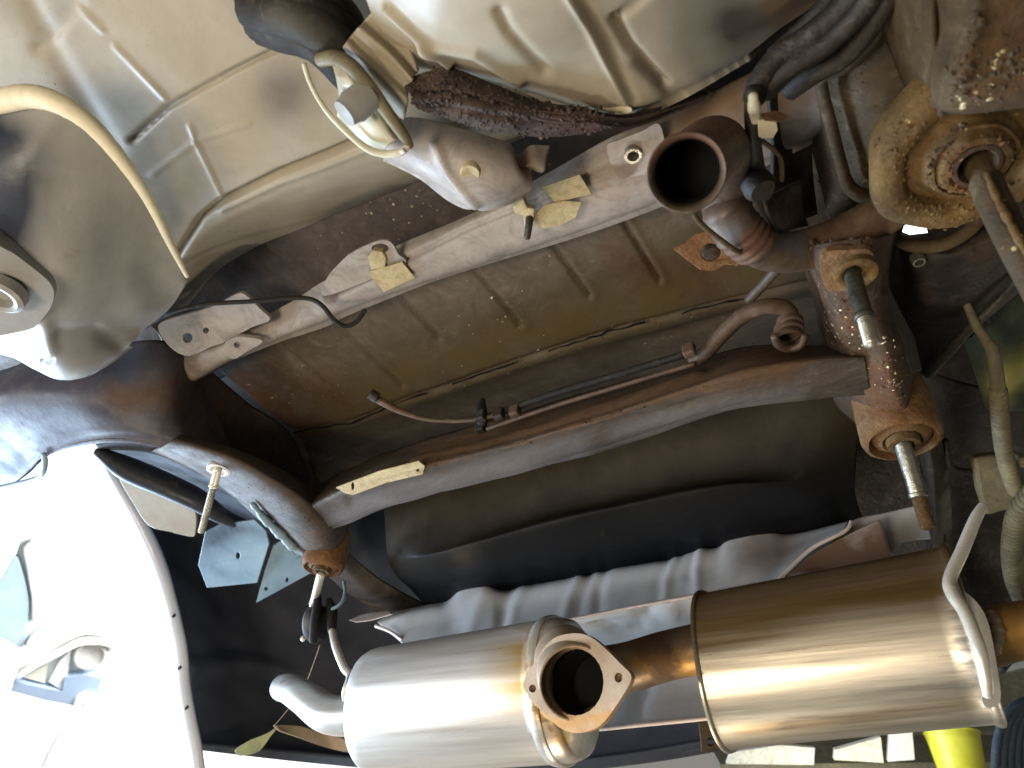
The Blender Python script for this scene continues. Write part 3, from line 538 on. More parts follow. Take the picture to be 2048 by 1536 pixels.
# ---- bolts left hanging
def stud(label, top, h, tip, ht, r, m1, m2, cut=.62, flat=False):
    a = P(*top, h=h); b = P(*tip, h=ht); t = thing('hanging_bolt', label, 'bolt', a, 'long subframe bolts left hanging')
    q = lambda s: a+(b-a)*s
    tube('shank', [q(0), q(cut*.5), q(cut)], [r, r, r*.97], m1, t, n=4, seg=14, rib=None)
    tube('thread', [q(cut), q((cut+1)/2), q(.97)], [r*.86]*3, m2, t, n=4, seg=14, rib=(.0032, .05))
    lathe('collar', q(cut), b-a, [(r*.9, -.004), (r*1.12, -.002), (r*1.12, .003), (r*.9, .005)], m1, t, seg=16)
    return t
stud('grey and cream bolt hanging from the rusty square pad below the open exhaust pipe', (1703, 542), .70, (1745, 692), .58, .0105, 'dull', 'zinc')
stud('bright bolt with rusty tip hanging from the orange right-hand bushing', (1803, 882), .672, (1857, 1058), .545, .0125, 'zinc', 'rustol')
stud('bright thin bolt hanging from the left arm above the blue plates', (436, 938), .70, (402, 1066), .61, .0085, 'chrome', 'zinc', .25)
stud('silver bolt hanging from the orange left-hand bushing beside the rubber hanger', (642, 1148), .675, (622, 1228), .625, .0105, 'chrome', 'chrome', .7)
# ---- right trailing hub with rod
hb = thing('suspension_hub', 'round rusty yellow-brown suspension mount in the upper right with a hollow bore', 'suspension mount', P(1945, 310, h=.72))
hc = P(1942, 316, h=.71)
lathe('cup', hc, DOWN, [(.096, -.045), (.101, -.02), (.100, -.006), (.094, .001), (.080, .003), (.070, .001), (.066, -.006), (.062, -.012), (.052, -.012)], 'rustol', hb, seg=56, rust=[(1990, 360, 60, .8), (1850, 330, 40, .8)], wob=.03)
lathe('dish', hc, np.array([.02, -.03, -1]), [(0.0562, -0.0152), (0.0456, -0.0030), (0.0365, 0.0091), (0.0334, 0.0167), (0.0274, 0.0182), (0.0228, 0.0122)], 'rustol', hb, seg=48, rust=[(1940, 340, 50, .9)], wob=.025)
lathe('bore', hc, np.array([.05, -.1, -1]), [(0.0258, 0.0076), (0.0243, 0.0198), (0.0198, 0.0205), (0.0175, 0.0137), (0.0167, -0.0228), (0.0000, -0.0228)], 'sub', hb, seg=32)
lathe('inner_ring', hc, np.array([.05, -.1, -1]), [(0.0380, 0.0046), (0.0395, 0.0099), (0.0426, 0.0091), (0.0441, 0.0023)], 'rustol', hb, seg=40, wob=.02)
surf('cup_skirt', [[(1800, 215, .86), (1860, 215, .84), (1930, 205, .82), (2010, 190, .80), (2120, 170, .78)], [(1806, 245, .80), (1860, 232, .78), (1930, 225, .76), (2010, 210, .74), (2120, 190, .72)], [(1815, 300, .80), (1870, 280, .80), (1940, 250, .80), (2010, 240, .78), (2120, 230, .76)]], 'olive', hb, n=10, nv=8, rust=[(1900, 240, 60, .5)], noise=.003)
rd = thing('damper_rod', 'long greenish steel rod leaning out of the rusty suspension mount at the right edge', 'rod', P(1955, 330, h=.69))
tube('rod', [P(1950, 322, h=.72), P(1980, 385, h=.675), P(2020, 470, h=.62), P(2060, 550, h=.575), P(2110, 650, h=.53)], [.016, .0165, .016, .015, .014], 'olive', rd, n=8, seg=16, stain=[(2000, 440, 30, .5)])
tube('weathered_ridge', [P(1972, 345, h=.672), P(1996, 400, h=.642), P(2030, 465, h=.60), P(2070, 535, h=.56)], [.003, .004, .004, .003], 'rustol', rd, n=8, seg=8, wob=.3)
# ---- fuel tank
tk = surf('fuel_tank', [
 [(755, 960, 'Y', 1.22), (800, 950, 'Y', 1.22), (1000, 905, 'Y', 1.22), (1250, 840, 'Y', 1.22), (1500, 770, 'Y', 1.22), (1660, 730, 'Y', 1.22), (1740, 700, 'Y', 1.24)],
 [(766, 1030, 'Y', 1.27), (815, 1020, 'Y', 1.25), (1020, 975, 'Y', 1.25), (1250, 915, 'Y', 1.25), (1500, 850, 'Y', 1.25), (1665, 820, 'Y', 1.25), (1735, 800, 'Y', 1.28)],
 [(772, 1110, 'Y', 1.32), (835, 1098, 'Y', 1.28), (1060, 1035, 'Y', 1.28), (1250, 988, 'Y', 1.28), (1450, 948, 'Y', 1.28), (1600, 925, 'Y', 1.28), (1715, 895, 'Y', 1.32)],
 [(790, 1150, 'h', .80), (860, 1118, 'h', .765), (1075, 1052, 'h', .765), (1255, 1008, 'h', .765), (1450, 970, 'h', .765), (1600, 968, 'h', .765), (1710, 950, 'h', .8)],
 [(820, 1180, 'h', .80), (885, 1150, 'h', .76), (1090, 1090, 'h', .76), (1270, 1040, 'h', .76), (1460, 1000, 'h', .76), (1610, 1000, 'h', .76), (1710, 990, 'h', .80)],
 [(870, 1230, 'h', .80), (950, 1220, 'h', .765), (1150, 1180, 'h', .765), (1320, 1130, 'h', .765), (1500, 1090, 'h', .765), (1640, 1060, 'h', .765), (1730, 1050, 'h', .8)]],
 'black', None, n=12, nv=12, noise=.002, stain=[([(760, 1030), (1050, 940), (1400, 860), (1680, 800)], 88, .85), (925, 1112, 26, .4)],  # lit front face and a small highlight put into the colour
 tagd=('black plastic fuel tank with its lit front face painted olive, behind the crossmember', 'fuel tank'))
# ---- exhaust front pipe
ep = thing('exhaust_pipe', 'open brown exhaust pipe end facing the viewer, bending back into a corrugated joint', 'exhaust pipe', P(1375, 345, h=.66))
o = P(1373, 345, h=.60); nrm = _n(P(1400, 318, h=.68)-o); tocam = -_n(o)
ax = _n(-nrm*.35+tocam*.65)
prof = [(.073, -.03), (.0745, -.008), (.0745, .002), (.071, .006), (.066, .004), (.062, -.004), (.0595, -.02), (.0585, -.10)]
sc_ = np.linalg.norm(o)*75/F/.0745*.98
rim = lathe('pipe_collar', o, ax, [(r*sc_, z) for r, z in prof], 'pipe', ep, seg=56, rust=[([(1310, 300), (1370, 265), (1430, 290)], 30, .8)])
R0 = .066*sc_
lathe('pipe_bore', o, ax, [(.0600*sc_, -.012), (.0575*sc_, -.016), (.0565*sc_, -.07), (0, -.07)], 'hollow_black', ep, seg=48)  # black lining puts the dark of the open pipe into colour
tube('bend', [o-ax*.02, o-ax*.085, P(1432, 300, h=.75), P(1448, 365, h=.775), P(1455, 425, h=.765)], [R0*1.08, R0*1.12, R0*1.1, R0*.98, R0*.92], 'pipe', ep, n=10, seg=32, hollow=.004, rust=[([(1360, 250), (1470, 240)], 40, .9)], stain=[(1470, 330, 60, .2)])
tube('corrugated_joint', [P(1448, 415, h=.755), P(1474, 458, h=.745), P(1510, 492, h=.74)], [R0*.88, R0*.92, R0*.86], 'pipe', ep, n=10, seg=32, rib=(.012, .045, .45, 1), rust=[([(1480, 505), (1530, 470)], 26, .8)], stain=[(1470, 470, 26, .8)])
tube('rear_section', [P(1500, 484, h=.745), P(1545, 502, h=.76), P(1610, 500, h=.78), P(1690, 470, h=.79), P(1780, 420, h=.80), P(1870, 350, h=.83)], [R0*.82, R0*.82, R0*.84, R0*.84, R0*.82, R0*.8], 'pipe', ep, n=10, seg=28, stain=[([(1540, 460), (1600, 480)], 26, 1.2)], rust=[([(1650, 500), (1800, 430)], 50, .6)])
tube('support_wire', [P(1388, 430, h=.70), P(1410, 455, h=.70), P(1462, 495, h=.70), P(1480, 505, h=.71)], .0035, 'olive', ep, n=8, seg=8)
plate('hanger_bracket', [(1346, 498), (1372, 484), (1392, 468), (1420, 460), (1450, 466), (1470, 490), (1484, 512), (1478, 532), (1450, 530), (1430, 542), (1400, 540), (1376, 522)], T((1350, 500, .76), (1470, 480, .76), (1420, 540, .745)), 'rust', ep, thick=.006, holes=[(1422, 505, 20, 18)], rust=[(1400, 500, 60, .4)], label='orange rusty diamond bracket with a round hole')
lathe('bracket_bolt', P(1427, 510, h=.775), DOWN, [(.017, -.01), (.017, .004), (.013, .007), (0, .007)], 'sub', ep, seg=20)
tube('stay', [P(1560, 530, h=.80), P(1530, 565, h=.81), P(1498, 600, h=.82)], .008, 'hose', ep, n=6, seg=10)
# ---- pipes, hoses, harness
t = thing('brake_pipe', 'thin pipe clipped along the crossmember ending in an angled stub', 'brake line', P(960, 835, h=.78))
tube('line', [(742, 792, .80), (768, 806, .79), (800, 822, .78), (850, 838, .77), (905, 842, .765), (960, 838, .765), (1000, 826, .765)], [.007, .0075, .006, .0045, .0045, .0045, .0045], 'hose', t, n=8, seg=10)
tube('line', [(965, 838, .775), (1100, 790, .775), (1240, 748, .775), (1378, 706, .775)], .0065, 'rubber', t, n=6, seg=10)
tube('line', [(975, 858, .755), (1100, 815, .755), (1240, 772, .755), (1388, 728, .755)], .0045, 'hose', t, n=6, seg=10)
for x, y in ((748, 792),): lathe('end_cap', P(x, y, h=.795), P(742, 788, h=.8)-P(768, 806, h=.79), [(.011, -.008), (.011, .008), (.007, .01), (.006, 0), (0, 0)], 'oild', t, seg=14)
for x, y in ((962, 832), (998, 828), (1030, 822), (1378, 700), (962, 854)): box('pipe_clip', P(x, y, h=.765), (.02, .016, .022), 'oild' if x < 1000 else 'hose', t, bevel=.003)
tube('clamp_post', [(965, 800, .83), (962, 820, .80), (965, 845, .76)], [.006, .012, .010], 'navy', t, n=5, seg=10)
t = thing('fuel_hose', 'bent brown rubber hose curving to a ribbed fitting beside the right arm', 'hose', P(1480, 650, h=.78))
tube('hose', [(1385, 722, .77), (1412, 705, .77), (1445, 668, .78), (1485, 632, .79), (1530, 614, .79), (1568, 616, .79), (1582, 636, .785), (1580, 656, .78)], [.011, .012, .0125, .0125, .0125, .0125, .013, .013], 'hose', t, n=8, seg=14, wob=.03)
for k, (x, y, r) in enumerate(((1580, 648, .020), (1578, 662, .022), (1576, 678, .024))): lathe('fitting_ring', P(x, y, h=.775-.006*k), DOWN, [(r*.7, -.008), (r, -.006), (r, .003), (r*.8, .005)], 'hose', t, seg=20)
tube('pressed_ring', [(1548, 672, .75), (1560, 692, .745), (1580, 698, .745), (1602, 690, .745), (1610, 672, .75)], .006, 'hose', t, n=8, seg=8)
t = tube('abs_cable', [(262, 668, .86), (300, 648, .86), (350, 622, .86), (420, 608, .87), (500, 603, .88), (580, 596, .89), (620, 598, .89), (645, 612, .88), (668, 640, .87), (690, 652, .87), (712, 644, .88), (730, 620, .9)], .0045, 'rubber', None, n=10, seg=8, tagd=('thin black sensor cable looping from the wheel house over the pale rail', 'cable'))
th = thing('wiring_harness', 'bundle of dark greasy tubes curving down from the top right behind the pipe', 'cable', P(1560, 160, h=.8))
for q, r in (([(1740, -60, .80), (1690, 10, .80), (1620, 70, .80), (1560, 110, .80), (1520, 160, .79), (1508, 200, .78)], .013), ([(1770, -60, .79), (1722, 20, .79), (1650, 90, .79), (1580, 135, .79), (1530, 185, .79)], .012), ([(1800, -60, .80), (1755, 30, .80), (1690, 110, .81), (1630, 145, .82), (1580, 180, .84)], .013), ([(1705, -60, .83), (1650, 10, .82), (1590, 70, .82), (1545, 110, .82)], .009)):
    tube('tube', q, r, 'oild', th, n=10, seg=12, stain=[])
tube('drop_tube', [(1508, 180, .77), (1504, 230, .765), (1508, 290, .76), (1518, 350, .75), (1528, 392, .74)], [.010, .009, .009, .009, .011], 'oild', th, n=8, seg=12)
tube('connector', [(1506, 190, .752), (1508, 215, .75), (1512, 242, .75)], [.005, .007, .005], 'white', th, n=6, seg=12, wob=.1, stain=[(1508, 232, 8, .9)])
plate('paper_tag', [(1515, 240), (1552, 236), (1556, 260), (1546, 276), (1517, 274)], T((1515, 240, .745), (1552, 236, .745), (1520, 274, .735)), 'cream', th, thick=.002)
plate('foil_tab', [(1516, 228), (1550, 220), (1578, 230), (1562, 242), (1530, 240)], T((1516, 228, .75), (1575, 228, .745), (1530, 240, .74)), 'rust', th, thick=.002)
tube('wire', [(1524, 282, .76), (1548, 300, .76), (1562, 322, .765), (1564, 360, .77)], .003, 'olive', th, n=8, seg=8)
lathe('sensor_body', P(1520, 375, h=.735), np.array([.3, .2, -1]), [(.018, -.02), (.020, 0), (.015, .008), (.0, .009)], 'oild', th, seg=20)
surf('dark_clamp', [[(1525, 400, .75), (1560, 380, .78), (1600, 360, .8)], [(1535, 430, .74), (1570, 420, .77), (1600, 410, .8)], [(1545, 460, .76), (1580, 455, .78), (1610, 450, .82)]], 'oild', th, n=8, noise=.006)
surf('dark_backing', [[(1540, 150, .92), (1580, 160, .94), (1620, 150, .96)], [(1550, 300, .90), (1590, 290, .94), (1625, 280, .96)], [(1550, 440, .88), (1600, 440, .92), (1640, 430, .96)]], 'oild', th, n=8, noise=.004)  # dark sheet filling the gap behind the harness
t = surf('fibre_sleeve', [
 [(812, 152, .80), (850, 138, .80), (900, 128, .80), (990, 160, .80), (1080, 190, .81), (1180, 205, .83), (1260, 222, .86), (1400, 170, .93)],
 [(820, 185, .775), (850, 180, .77), (910, 178, .765), (990, 195, .77), (1080, 215, .775), (1180, 225, .79), (1270, 232, .83), (1420, 180, .92)],
 [(826, 210, .775), (860, 215, .77), (920, 225, .765), (1000, 240, .77), (1080, 250, .775), (1180, 245, .79), (1285, 240, .83), (1430, 190, .92)],
 [(832, 226, .80), (880, 242, .79), (950, 268, .79), (1040, 284, .79), (1110, 285, .80), (1190, 272, .82), (1300, 248, .86), (1440, 200, .94)]], 'wool', None, n=14, nv=14, noise=.006,
 grooves=[([(830, 180), (900, 185), (1000, 205), (1180, 232)], 6, .01), ([(850, 215), (930, 235), (1050, 258), (1180, 252)], 5, .008), ([(830, 200), (900, 205), (1060, 235)], 7, -.006)], stain=[([(1120, 240), (1190, 270)], 26, .35)],
 tagd=('dark brown fibrous sleeve lying in a hollow between the beige pan and its flange', 'sleeve'))
# rubber boot, top
rb = thing('rubber_boot', 'black ribbed rubber boot at the top edge between two beige panels', 'rubber boot', P(600, 60, h=.8))
for k, (dy, r, hh) in enumerate(((-50, .022, .83), (-18, .024, .82), (14, .026, .81), (44, .022, .82), (66, .016, .83))):
    tube('rib', [(492-k*2+k*10, 5+dy*.9, hh+.02), (540+k*6, 12+dy, hh), (600+k*4, 24+dy, hh-.01), (652, 52+dy, hh), (690, 92+dy, hh+.02), (712, 130+dy*.6, hh+.04)], r, 'rubber', rb, n=8, seg=14, stain=[([(560, 30), (680, 90)], 40, .5)] if k > 1 else [])
surf('base', [[(505, 20, .86), (560, 40, .84), (620, 60, .83), (700, 110, .86)], [(520, 60, .84), (570, 80, .83), (630, 100, .83), (690, 130, .86)], [(545, 90, .86), (580, 110, .85), (630, 130, .85), (680, 150, .88)]], 'rubber', rb, n=8, stain=[(560, 60, 50, .8)])
# hose clamp with white plug and wire loop
hcl = thing('white_plug_clamp', 'off-white plug held in a wire loop under the ribbed beige seam', 'clamp', P(730, 210, h=.76))
tube('clamp_bar', [(640, 120, .785), (672, 116, .775), (706, 136, .77), (742, 180, .765), (778, 230, .765), (808, 272, .77), (820, 292, .775)], [.008, .009, .009, .009, .008, .007, .005], 'conduit', hcl, n=8, seg=12, stain=[])
tube('wire_loop', [(608, 128, .785), (618, 160, .78), (636, 196, .775), (660, 230, .77), (700, 270, .765), (740, 300, .765), (775, 308, .765), (802, 304, .765), (816, 292, .77)], [.003, .003, .003, .0035, .004, .005, .005, .005, .004], 'white', hcl, n=10, seg=10)
surf('plug', [[(664, 128, .79), (690, 130, .785), (716, 150, .785), (745, 185, .785), (776, 228, .785), (802, 274, .79)], [(672, 160, .775), (695, 160, .768), (716, 180, .765), (738, 212, .765), (764, 246, .765), (790, 282, .772)], [(678, 205, .78), (694, 206, .77), (708, 224, .765), (724, 248, .765), (748, 272, .765), (776, 292, .775)], [(672, 232, .80), (690, 250, .79), (704, 264, .785), (720, 280, .785), (742, 296, .785), (770, 302, .79)]], 'white', hcl, n=8, nv=8, stain=[([(680, 150), (690, 240)], 14, .6), (786, 258, 8, .8)], noise=.0005, grooves=[([(690, 180), (715, 182), (740, 205), (752, 232)], 3.5, .006)])
lathe('boss', P(706, 214, h=.748), _n(P(672, 238, h=.735)-P(712, 206, h=.76)), [(.019, -.025), (.020, 0), (.017, .006), (.016, .014), (.0, .016)], 'primer', hcl, seg=22, stain=[])
box('tip', P(806, 302, h=.762), (.006, .006, .006), 'chrome', hcl, bevel=.001)
# right conduits and relay box
t = tube('ribbed_conduit', [(1930, 600, .86), (1952, 650, .84), (1972, 680, .82), (1986, 705, .80), (1994, 760, .78), (2000, 830, .77), (2008, 900, .76), (2022, 955, .75), (2046, 1010, .75), (2080, 1060, .75)], [.006, .007, .008, .0095, .011, .012, .012, .012, .012, .012], 'conduit', None, n=10, seg=14, rib=(.011, .24, .25, 1), tagd=('slim ribbed grey-green conduit running down the right edge past the small box', 'conduit'))
t = tube('wide_conduit', [(2070, 985, .72), (2040, 1020, .72), (2028, 1060, .72), (2024, 1110, .715), (2030, 1160, .71), (2044, 1200, .71)], .0165, 'conduit', None, n=10, seg=16, rib=(.014, .22), stain=[(2040, 1190, 40, .9)], tagd=('short thicker ribbed conduit below the small box at the right edge', 'conduit'))
t = thing('junction_box', 'small square olive box strapped beside the ribbed conduit at the right edge', 'box', P(1990, 965, h=.79))
bp = T((1948, 918, .80), (2030, 905, .80), (1975, 1030, .72))
plate('case', [(1946, 916), (1990, 910), (2036, 902), (2044, 960), (2046, 1012), (1972, 1032), (1956, 980)], bp, 'conduit', t, thick=.04, bevel=.006, stain=[(2000, 970, 50, .2)])
tube('cable_stub', [(1890, 880, .82), (1898, 925, .80), (1915, 940, .80), (1950, 945, .80)], .006, 'rubber', t, n=8, seg=10)
lathe('screw', P(2046, 925, h=.765), tocam, [(.010, -.02), (.010, 0), (.006, .003), (0, .003)], 'conduit', t, seg=14)
# ================================================================= EXHAUST (hanging loose)
def canister(name, Lc, Rc, m, parent, half, prof, dents=(), **k):
    """Lc/Rc: (top px, bottom px) of the left and right end ovals; Y of the axis; half: thickness of the oval"""
    out = []
    for (tp, bt, Y) in (Lc, Rc):
        c0 = P((tp[0]+bt[0])/2, (tp[1]+bt[1])/2, Y=Y); a, b = P(*tp, X=c0[0]), P(*bt, X=c0[0]) if abs(c0[0]) > .25 else (None, None)
        out.append((c0, a, b))
    return out
def oval_can(name, cl, cr_, e1, e2, prof, m, parent, seg=64, **k):
    V = []; a = np.linspace(0, 2*math.pi, seg+1)[:-1]; cl, cr_ = np.array(cl), np.array(cr_)
    for t, s in prof:
        c = cl+(cr_-cl)*t
        for q in a:
            cx, sy = math.copysign(abs(math.cos(q))**.85, math.cos(q)), math.copysign(abs(math.sin(q))**.85, math.sin(q)); V.append(c+s*(cx*e1+sy*e2))
    R = len(prof); Fc = [(i*seg+j, i*seg+(j+1) % seg, (i+1)*seg+(j+1) % seg, (i+1)*seg+j) for i in range(R-1) for j in range(seg)]
    V = np.array(V); px = proj(V)
    o = link(name, V, Fc, m, parent, True, k.get('label'), {'rust': blobs(px, k.get('rust', ())), 'stain': blobs(px, k.get('stain', ()))})
    es = o.modifiers.new('edge', 'EDGE_SPLIT'); es.split_angle = math.radians(40)
    return o
ex = thing('muffler_assembly', 'bright steel twin-canister muffler with a diamond flange, hanging below the heat shield', 'exhaust muffler', P(1155, 1345, Y=1.15))
YM = 1.2
def oval_from(tp, bt, Y, depth):
    c = P((tp[0]+bt[0])/2, (tp[1]+bt[1])/2, Y=Y); k = np.linalg.norm(c)
    # half height from the pixel span, leaning back toward the car's rear
    span = math.hypot(tp[0]-bt[0], tp[1]-bt[1])*(c@M[:, 2] if False else (c@M)[2])/F/2
    e1 = _n([0, .30, -1])*span*1.0; e2 = _n([0, 1, .30])*depth
    return c, e1, e2
# right canister
cL, e1, e2 = oval_from((1392, 1197), (1476, 1476), YM, .095)
cR, f1, f2 = oval_from((1905, 1112), (1996, 1410), YM, .095)
lp_ = [(0, 0), (0, .5), (-.006, .80), (-.008, .97), (-.010, 1.0), (-.008, 1.035), (.002, 1.04), (.008, 1.03), (.012, 1.0), (.03, .992), (.10, .99), (.3, .988), (.6, .988), (.9, .99), (.965, .992), (.972, 1.01), (.985, 1.03), (.998, 1.03), (1.004, 1.0), (1.006, .97), (1.004, .8), (1.0, .4), (1.0, 0)]
oval_can('right_canister', cL, cR, e1, e2, lp_, 'steel2', ex, label='straw-tinted right muffler canister', stain=[([(1400, 1225), (1640, 1175), (1890, 1130)], 62, 1.4), (1840, 1200, 50, .5), ([(1480, 1460), (1700, 1440), (1960, 1400)], 14, .7), ([(1400, 1290), (1560, 1262)], 10, .6)], rust=[([(1400, 1215), (1640, 1170), (1880, 1125)], 34, .75), (1780, 1210, 60, .4), ([(1390, 1300), (1600, 1262)], 12, .5), ([(1500, 1462), (1960, 1405)], 13, .6), ([(1380, 1240), (1400, 1370)], 6, .9), ([(1905, 1200), (1960, 1390)], 12, .6)])
# left canister
cL2, g1, g2 = oval_from((742, 1303), (790, 1532), YM, .095)
cR2, h1, h2 = oval_from((1080, 1246), (1165, 1506), YM, .095)
lp2 = [(-.10, 0), (-.10, .45), (-.095, .7), (-.08, .86), (-.055, .94), (-.02, .985), (.02, 1.0), (.3, 1.0), (.7, 1.0), (.93, 1.0), (.955, 1.0), (.962, 1.025), (.985, 1.045), (1.0, 1.045), (1.008, 1.03), (1.01, 1.0), (1.04, .985), (1.07, .95), (1.08, .90), (1.08, 0)]
sc2 = np.linalg.norm(h1)/np.linalg.norm(g1)
oval_can('left_canister', cL2, cR2, h1*.98, h2, lp2, 'steel', ex, label='bright silver left muffler canister', stain=[([(1040, 1300), (1060, 1400), (1130, 1480)], 22, .9), (1000, 1400, 80, .4)], rust=[([(1060, 1250), (1048, 1310), (1064, 1410), (1120, 1480)], 8, .7), ([(960, 1290), (1050, 1262)], 20, .3)])  # golden patch at lower right is a warm reflection put into the colour
# neck and joining pipe
nb = P(1110, 1330, Y=1.17); fc = P(1151, 1366, Y=1.00)
tube('joining_pipe', [P(1060, 1345, Y=1.20), P(1160, 1345, Y=1.21), P(1250, 1335, Y=1.21), P(1330, 1312, Y=1.21), P(1420, 1292, Y=1.21)], [.042, .043, .043, .042, .042], 'tint', ex, n=10, seg=32, rust=[([(1290, 1265), (1330, 1340)], 30, .9), ([(1220, 1280), (1300, 1270)], 24, .5)], stain=[([(1290, 1320), (1390, 1340)], 24, 1.2)])
tube('neck', [P(1128, 1310, Y=1.20), P(1135, 1325, Y=1.12), fc+_n(fc)*.012], [.058, .060, .058], 'flange', ex, n=8, seg=36, hollow=.004)
fl = Pl(P(1047, 1372, Y=1.03), P(1262, 1352, Y=1.00), P(1152, 1468, Y=1.03))
fo = [(1050, 1382), (1046, 1368), (1052, 1352), (1070, 1322), (1090, 1292), (1112, 1274), (1140, 1267), (1166, 1268), (1188, 1278), (1214, 1300), (1244, 1330), (1260, 1346), (1262, 1360), (1250, 1384), (1228, 1418), (1206, 1446), (1184, 1460), (1152, 1466), (1124, 1458), (1104, 1442), (1080, 1420)]
plate('flange', fo, fl, 'flange', ex, sm=4, thick=.010, bevel=.0018, holes=[(1150, 1364, 57, 67), (1237, 1355, 8, 10), (1065, 1377, 7, 8)], stain=[([(1110, 1445), (1160, 1460), (1210, 1430)], 20, 1.0)])  # warm light on the lower edge painted as a golden tone
c_ = fl.at(1150, 1364); rr_ = np.linalg.norm(fl.at(1150, 1431)-c_)
lathe('bore', c_+fl.n*.009, fl.n, [(rr_*.99, -.002), (rr_*.96, .01), (rr_*.9, .03), (rr_*.88, .045), (0, .045)], 'hollow_black', ex, seg=48)  # dark inside the flange hole painted by a black lining
for x, y in ((1237, 1355), (1065, 1377)):
    lathe('flange_nut', fl.at(x, y)+fl.n*.010, -fl.n, [(.014, -.006), (.014, 0), (.006, .001), (.005, -.004), (0, -.004)], 'flange', ex, seg=6)
# tail pipe
tube('tail_pipe', [P(566, 1376, Y=1.30), P(580, 1378, Y=1.26), P(610, 1396, Y=1.22), P(652, 1426, Y=1.20), P(700, 1432, Y=1.20), P(740, 1425, Y=1.20)], [.034, .036, .0385, .041, .042, .042], 'steel', ex, n=10, seg=32, stain=[(600, 1400, 20, .2)])
tube('outlet_pipe', [P(1960, 1280, Y=1.2), P(2030, 1262, Y=1.2), P(2100, 1255, Y=1.2)], [.040, .039, .039], 'tint', ex, n=8, seg=28, stain=[(2020, 1270, 60, 1.2)], rust=[(1990, 1250, 16, .8)])
tube('weld_bead', [P(1981, 1225, Y=1.165), P(1992, 1250, Y=1.16), P(1996, 1275, Y=1.16), P(1990, 1305, Y=1.165)], [.006, .009, .008, .006], 'flange', ex, n=8, seg=10, wob=.3)
# hanger rods
hr = tube('hanger_rod', [P(1966, 1012, Y=1.10), P(1950, 1040, Y=1.09), P(1925, 1100, Y=1.075), P(1900, 1158, Y=1.06), P(1906, 1188, Y=1.055), P(1930, 1225, Y=1.05), P(1956, 1290, Y=1.05), P(1970, 1350, Y=1.06), P(1976, 1392, Y=1.07)], [.0065, .008, .0085, .0085, .009, .0085, .008, .008, .006], 'chrome', ex, n=10, seg=14)
plate('end_band', [(1916, 1180), (1946, 1196), (1975, 1240), (1994, 1330), (2002, 1395), (1990, 1412), (1972, 1414), (1964, 1400), (1966, 1376), (1950, 1300), (1922, 1220)], Pl(P(1930, 1200, Y=1.115), P(1996, 1390, Y=1.125), P(1920, 1410, Y=1.11)), 'chrome', ex, sm=4, thick=.008, bevel=.003)
tube('hanger_rod', [P(664, 1262, Y=1.16), P(672, 1295, Y=1.155), P(688, 1335, Y=1.15), P(700, 1352, Y=1.15), P(692, 1382, Y=1.15), P(690, 1400, Y=1.17)], [.0085, .009, .009, .009, .009, .007], 'chrome', ex, n=8, seg=14)
tube('dark_clip', [P(702, 1352, Y=1.135), P(702, 1366, Y=1.135), P(699, 1384, Y=1.14)], [.007, .011, .009], 'dull', ex, n=6, seg=10)
# ---- rubber hanger
rh = thing('rubber_hanger', 'black rubber exhaust hanger with a thin wire loop under the left bushing', 'rubber hanger', P(640, 1240, Y=1.2))
hd = P(612, 1246, Y=1.18)
lathe('puck', P(640, 1246, Y=1.20), hd-P(650, 1243, Y=1.20), [(0, -.02), (.030, -.02), (.040, -.014), (.043, -.002), (.042, .026), (.036, .032), (.020, .034), (0, .034)], 'rubber', rh, seg=32, stain=[(606, 1246, 16, 1.3)])
tube('strap', [P(636, 1186, Y=1.17), P(634, 1215, Y=1.16), P(630, 1250, Y=1.155), P(626, 1282, Y=1.16)], [.008, .012, .013, .010], 'rubber', rh, n=6, seg=12)
tube('strap', [P(658, 1200, Y=1.19), P(664, 1225, Y=1.185), P(664, 1262, Y=1.18)], [.008, .014, .010], 'rubber', rh, n=6, seg=12)
tube('wire_loop', [P(688, 1164, Y=1.19), P(690, 1182, Y=1.185), P(686, 1200, Y=1.18), P(676, 1212, Y=1.175), P(664, 1218, Y=1.17)], .0042, 'blueplate', rh, n=8, seg=10)
lathe('rivet', P(606, 1278, Y=1.155), tocam, [(.007, -.004), (.006, .003), (0, .005)], 'chrome', rh, seg=12)
# ---- heat shield: outer face, rolled lip, inner hollow
hs = thing('heat_shield', 'wrinkled silver aluminium heat shield trough above the two mufflers', 'heat shield', P(1250, 1180, Y=1.5))
top = [(757, 1246), (800, 1224), (860, 1212), (895, 1204), (920, 1174), (945, 1161), (972, 1164), (1000, 1177), (1030, 1174), (1060, 1169), (1110, 1160), (1166, 1149), (1195, 1140), (1225, 1134), (1290, 1125), (1354, 1114), (1382, 1100), (1404, 1095), (1438, 1091), (1460, 1062), (1500, 1049), (1536, 1052), (1578, 1066), (1640, 1056), (1700, 1042)]
bot = [(812, 1292), (840, 1290), (880, 1283), (910, 1279), (940, 1274), (965, 1270), (990, 1266), (1010, 1262), (1035, 1257), (1060, 1253), (1100, 1246), (1150, 1237), (1185, 1230), (1215, 1224), (1270, 1213), (1330, 1202), (1370, 1195), (1400, 1189), (1430, 1184), (1470, 1177), (1510, 1170), (1550, 1163), (1574, 1142), (1625, 1096), (1690, 1062)]
rows = []
for f_, Y in ((-.06, 1.62), (0, 1.54), (.1, 1.49), (.5, 1.46), (.9, 1.42), (1, 1.41)): rows.append([(a[0]*(1-f_)+b[0]*f_, a[1]*(1-f_)+b[1]*f_, 'Y', Y) for a, b in zip(top, bot)])
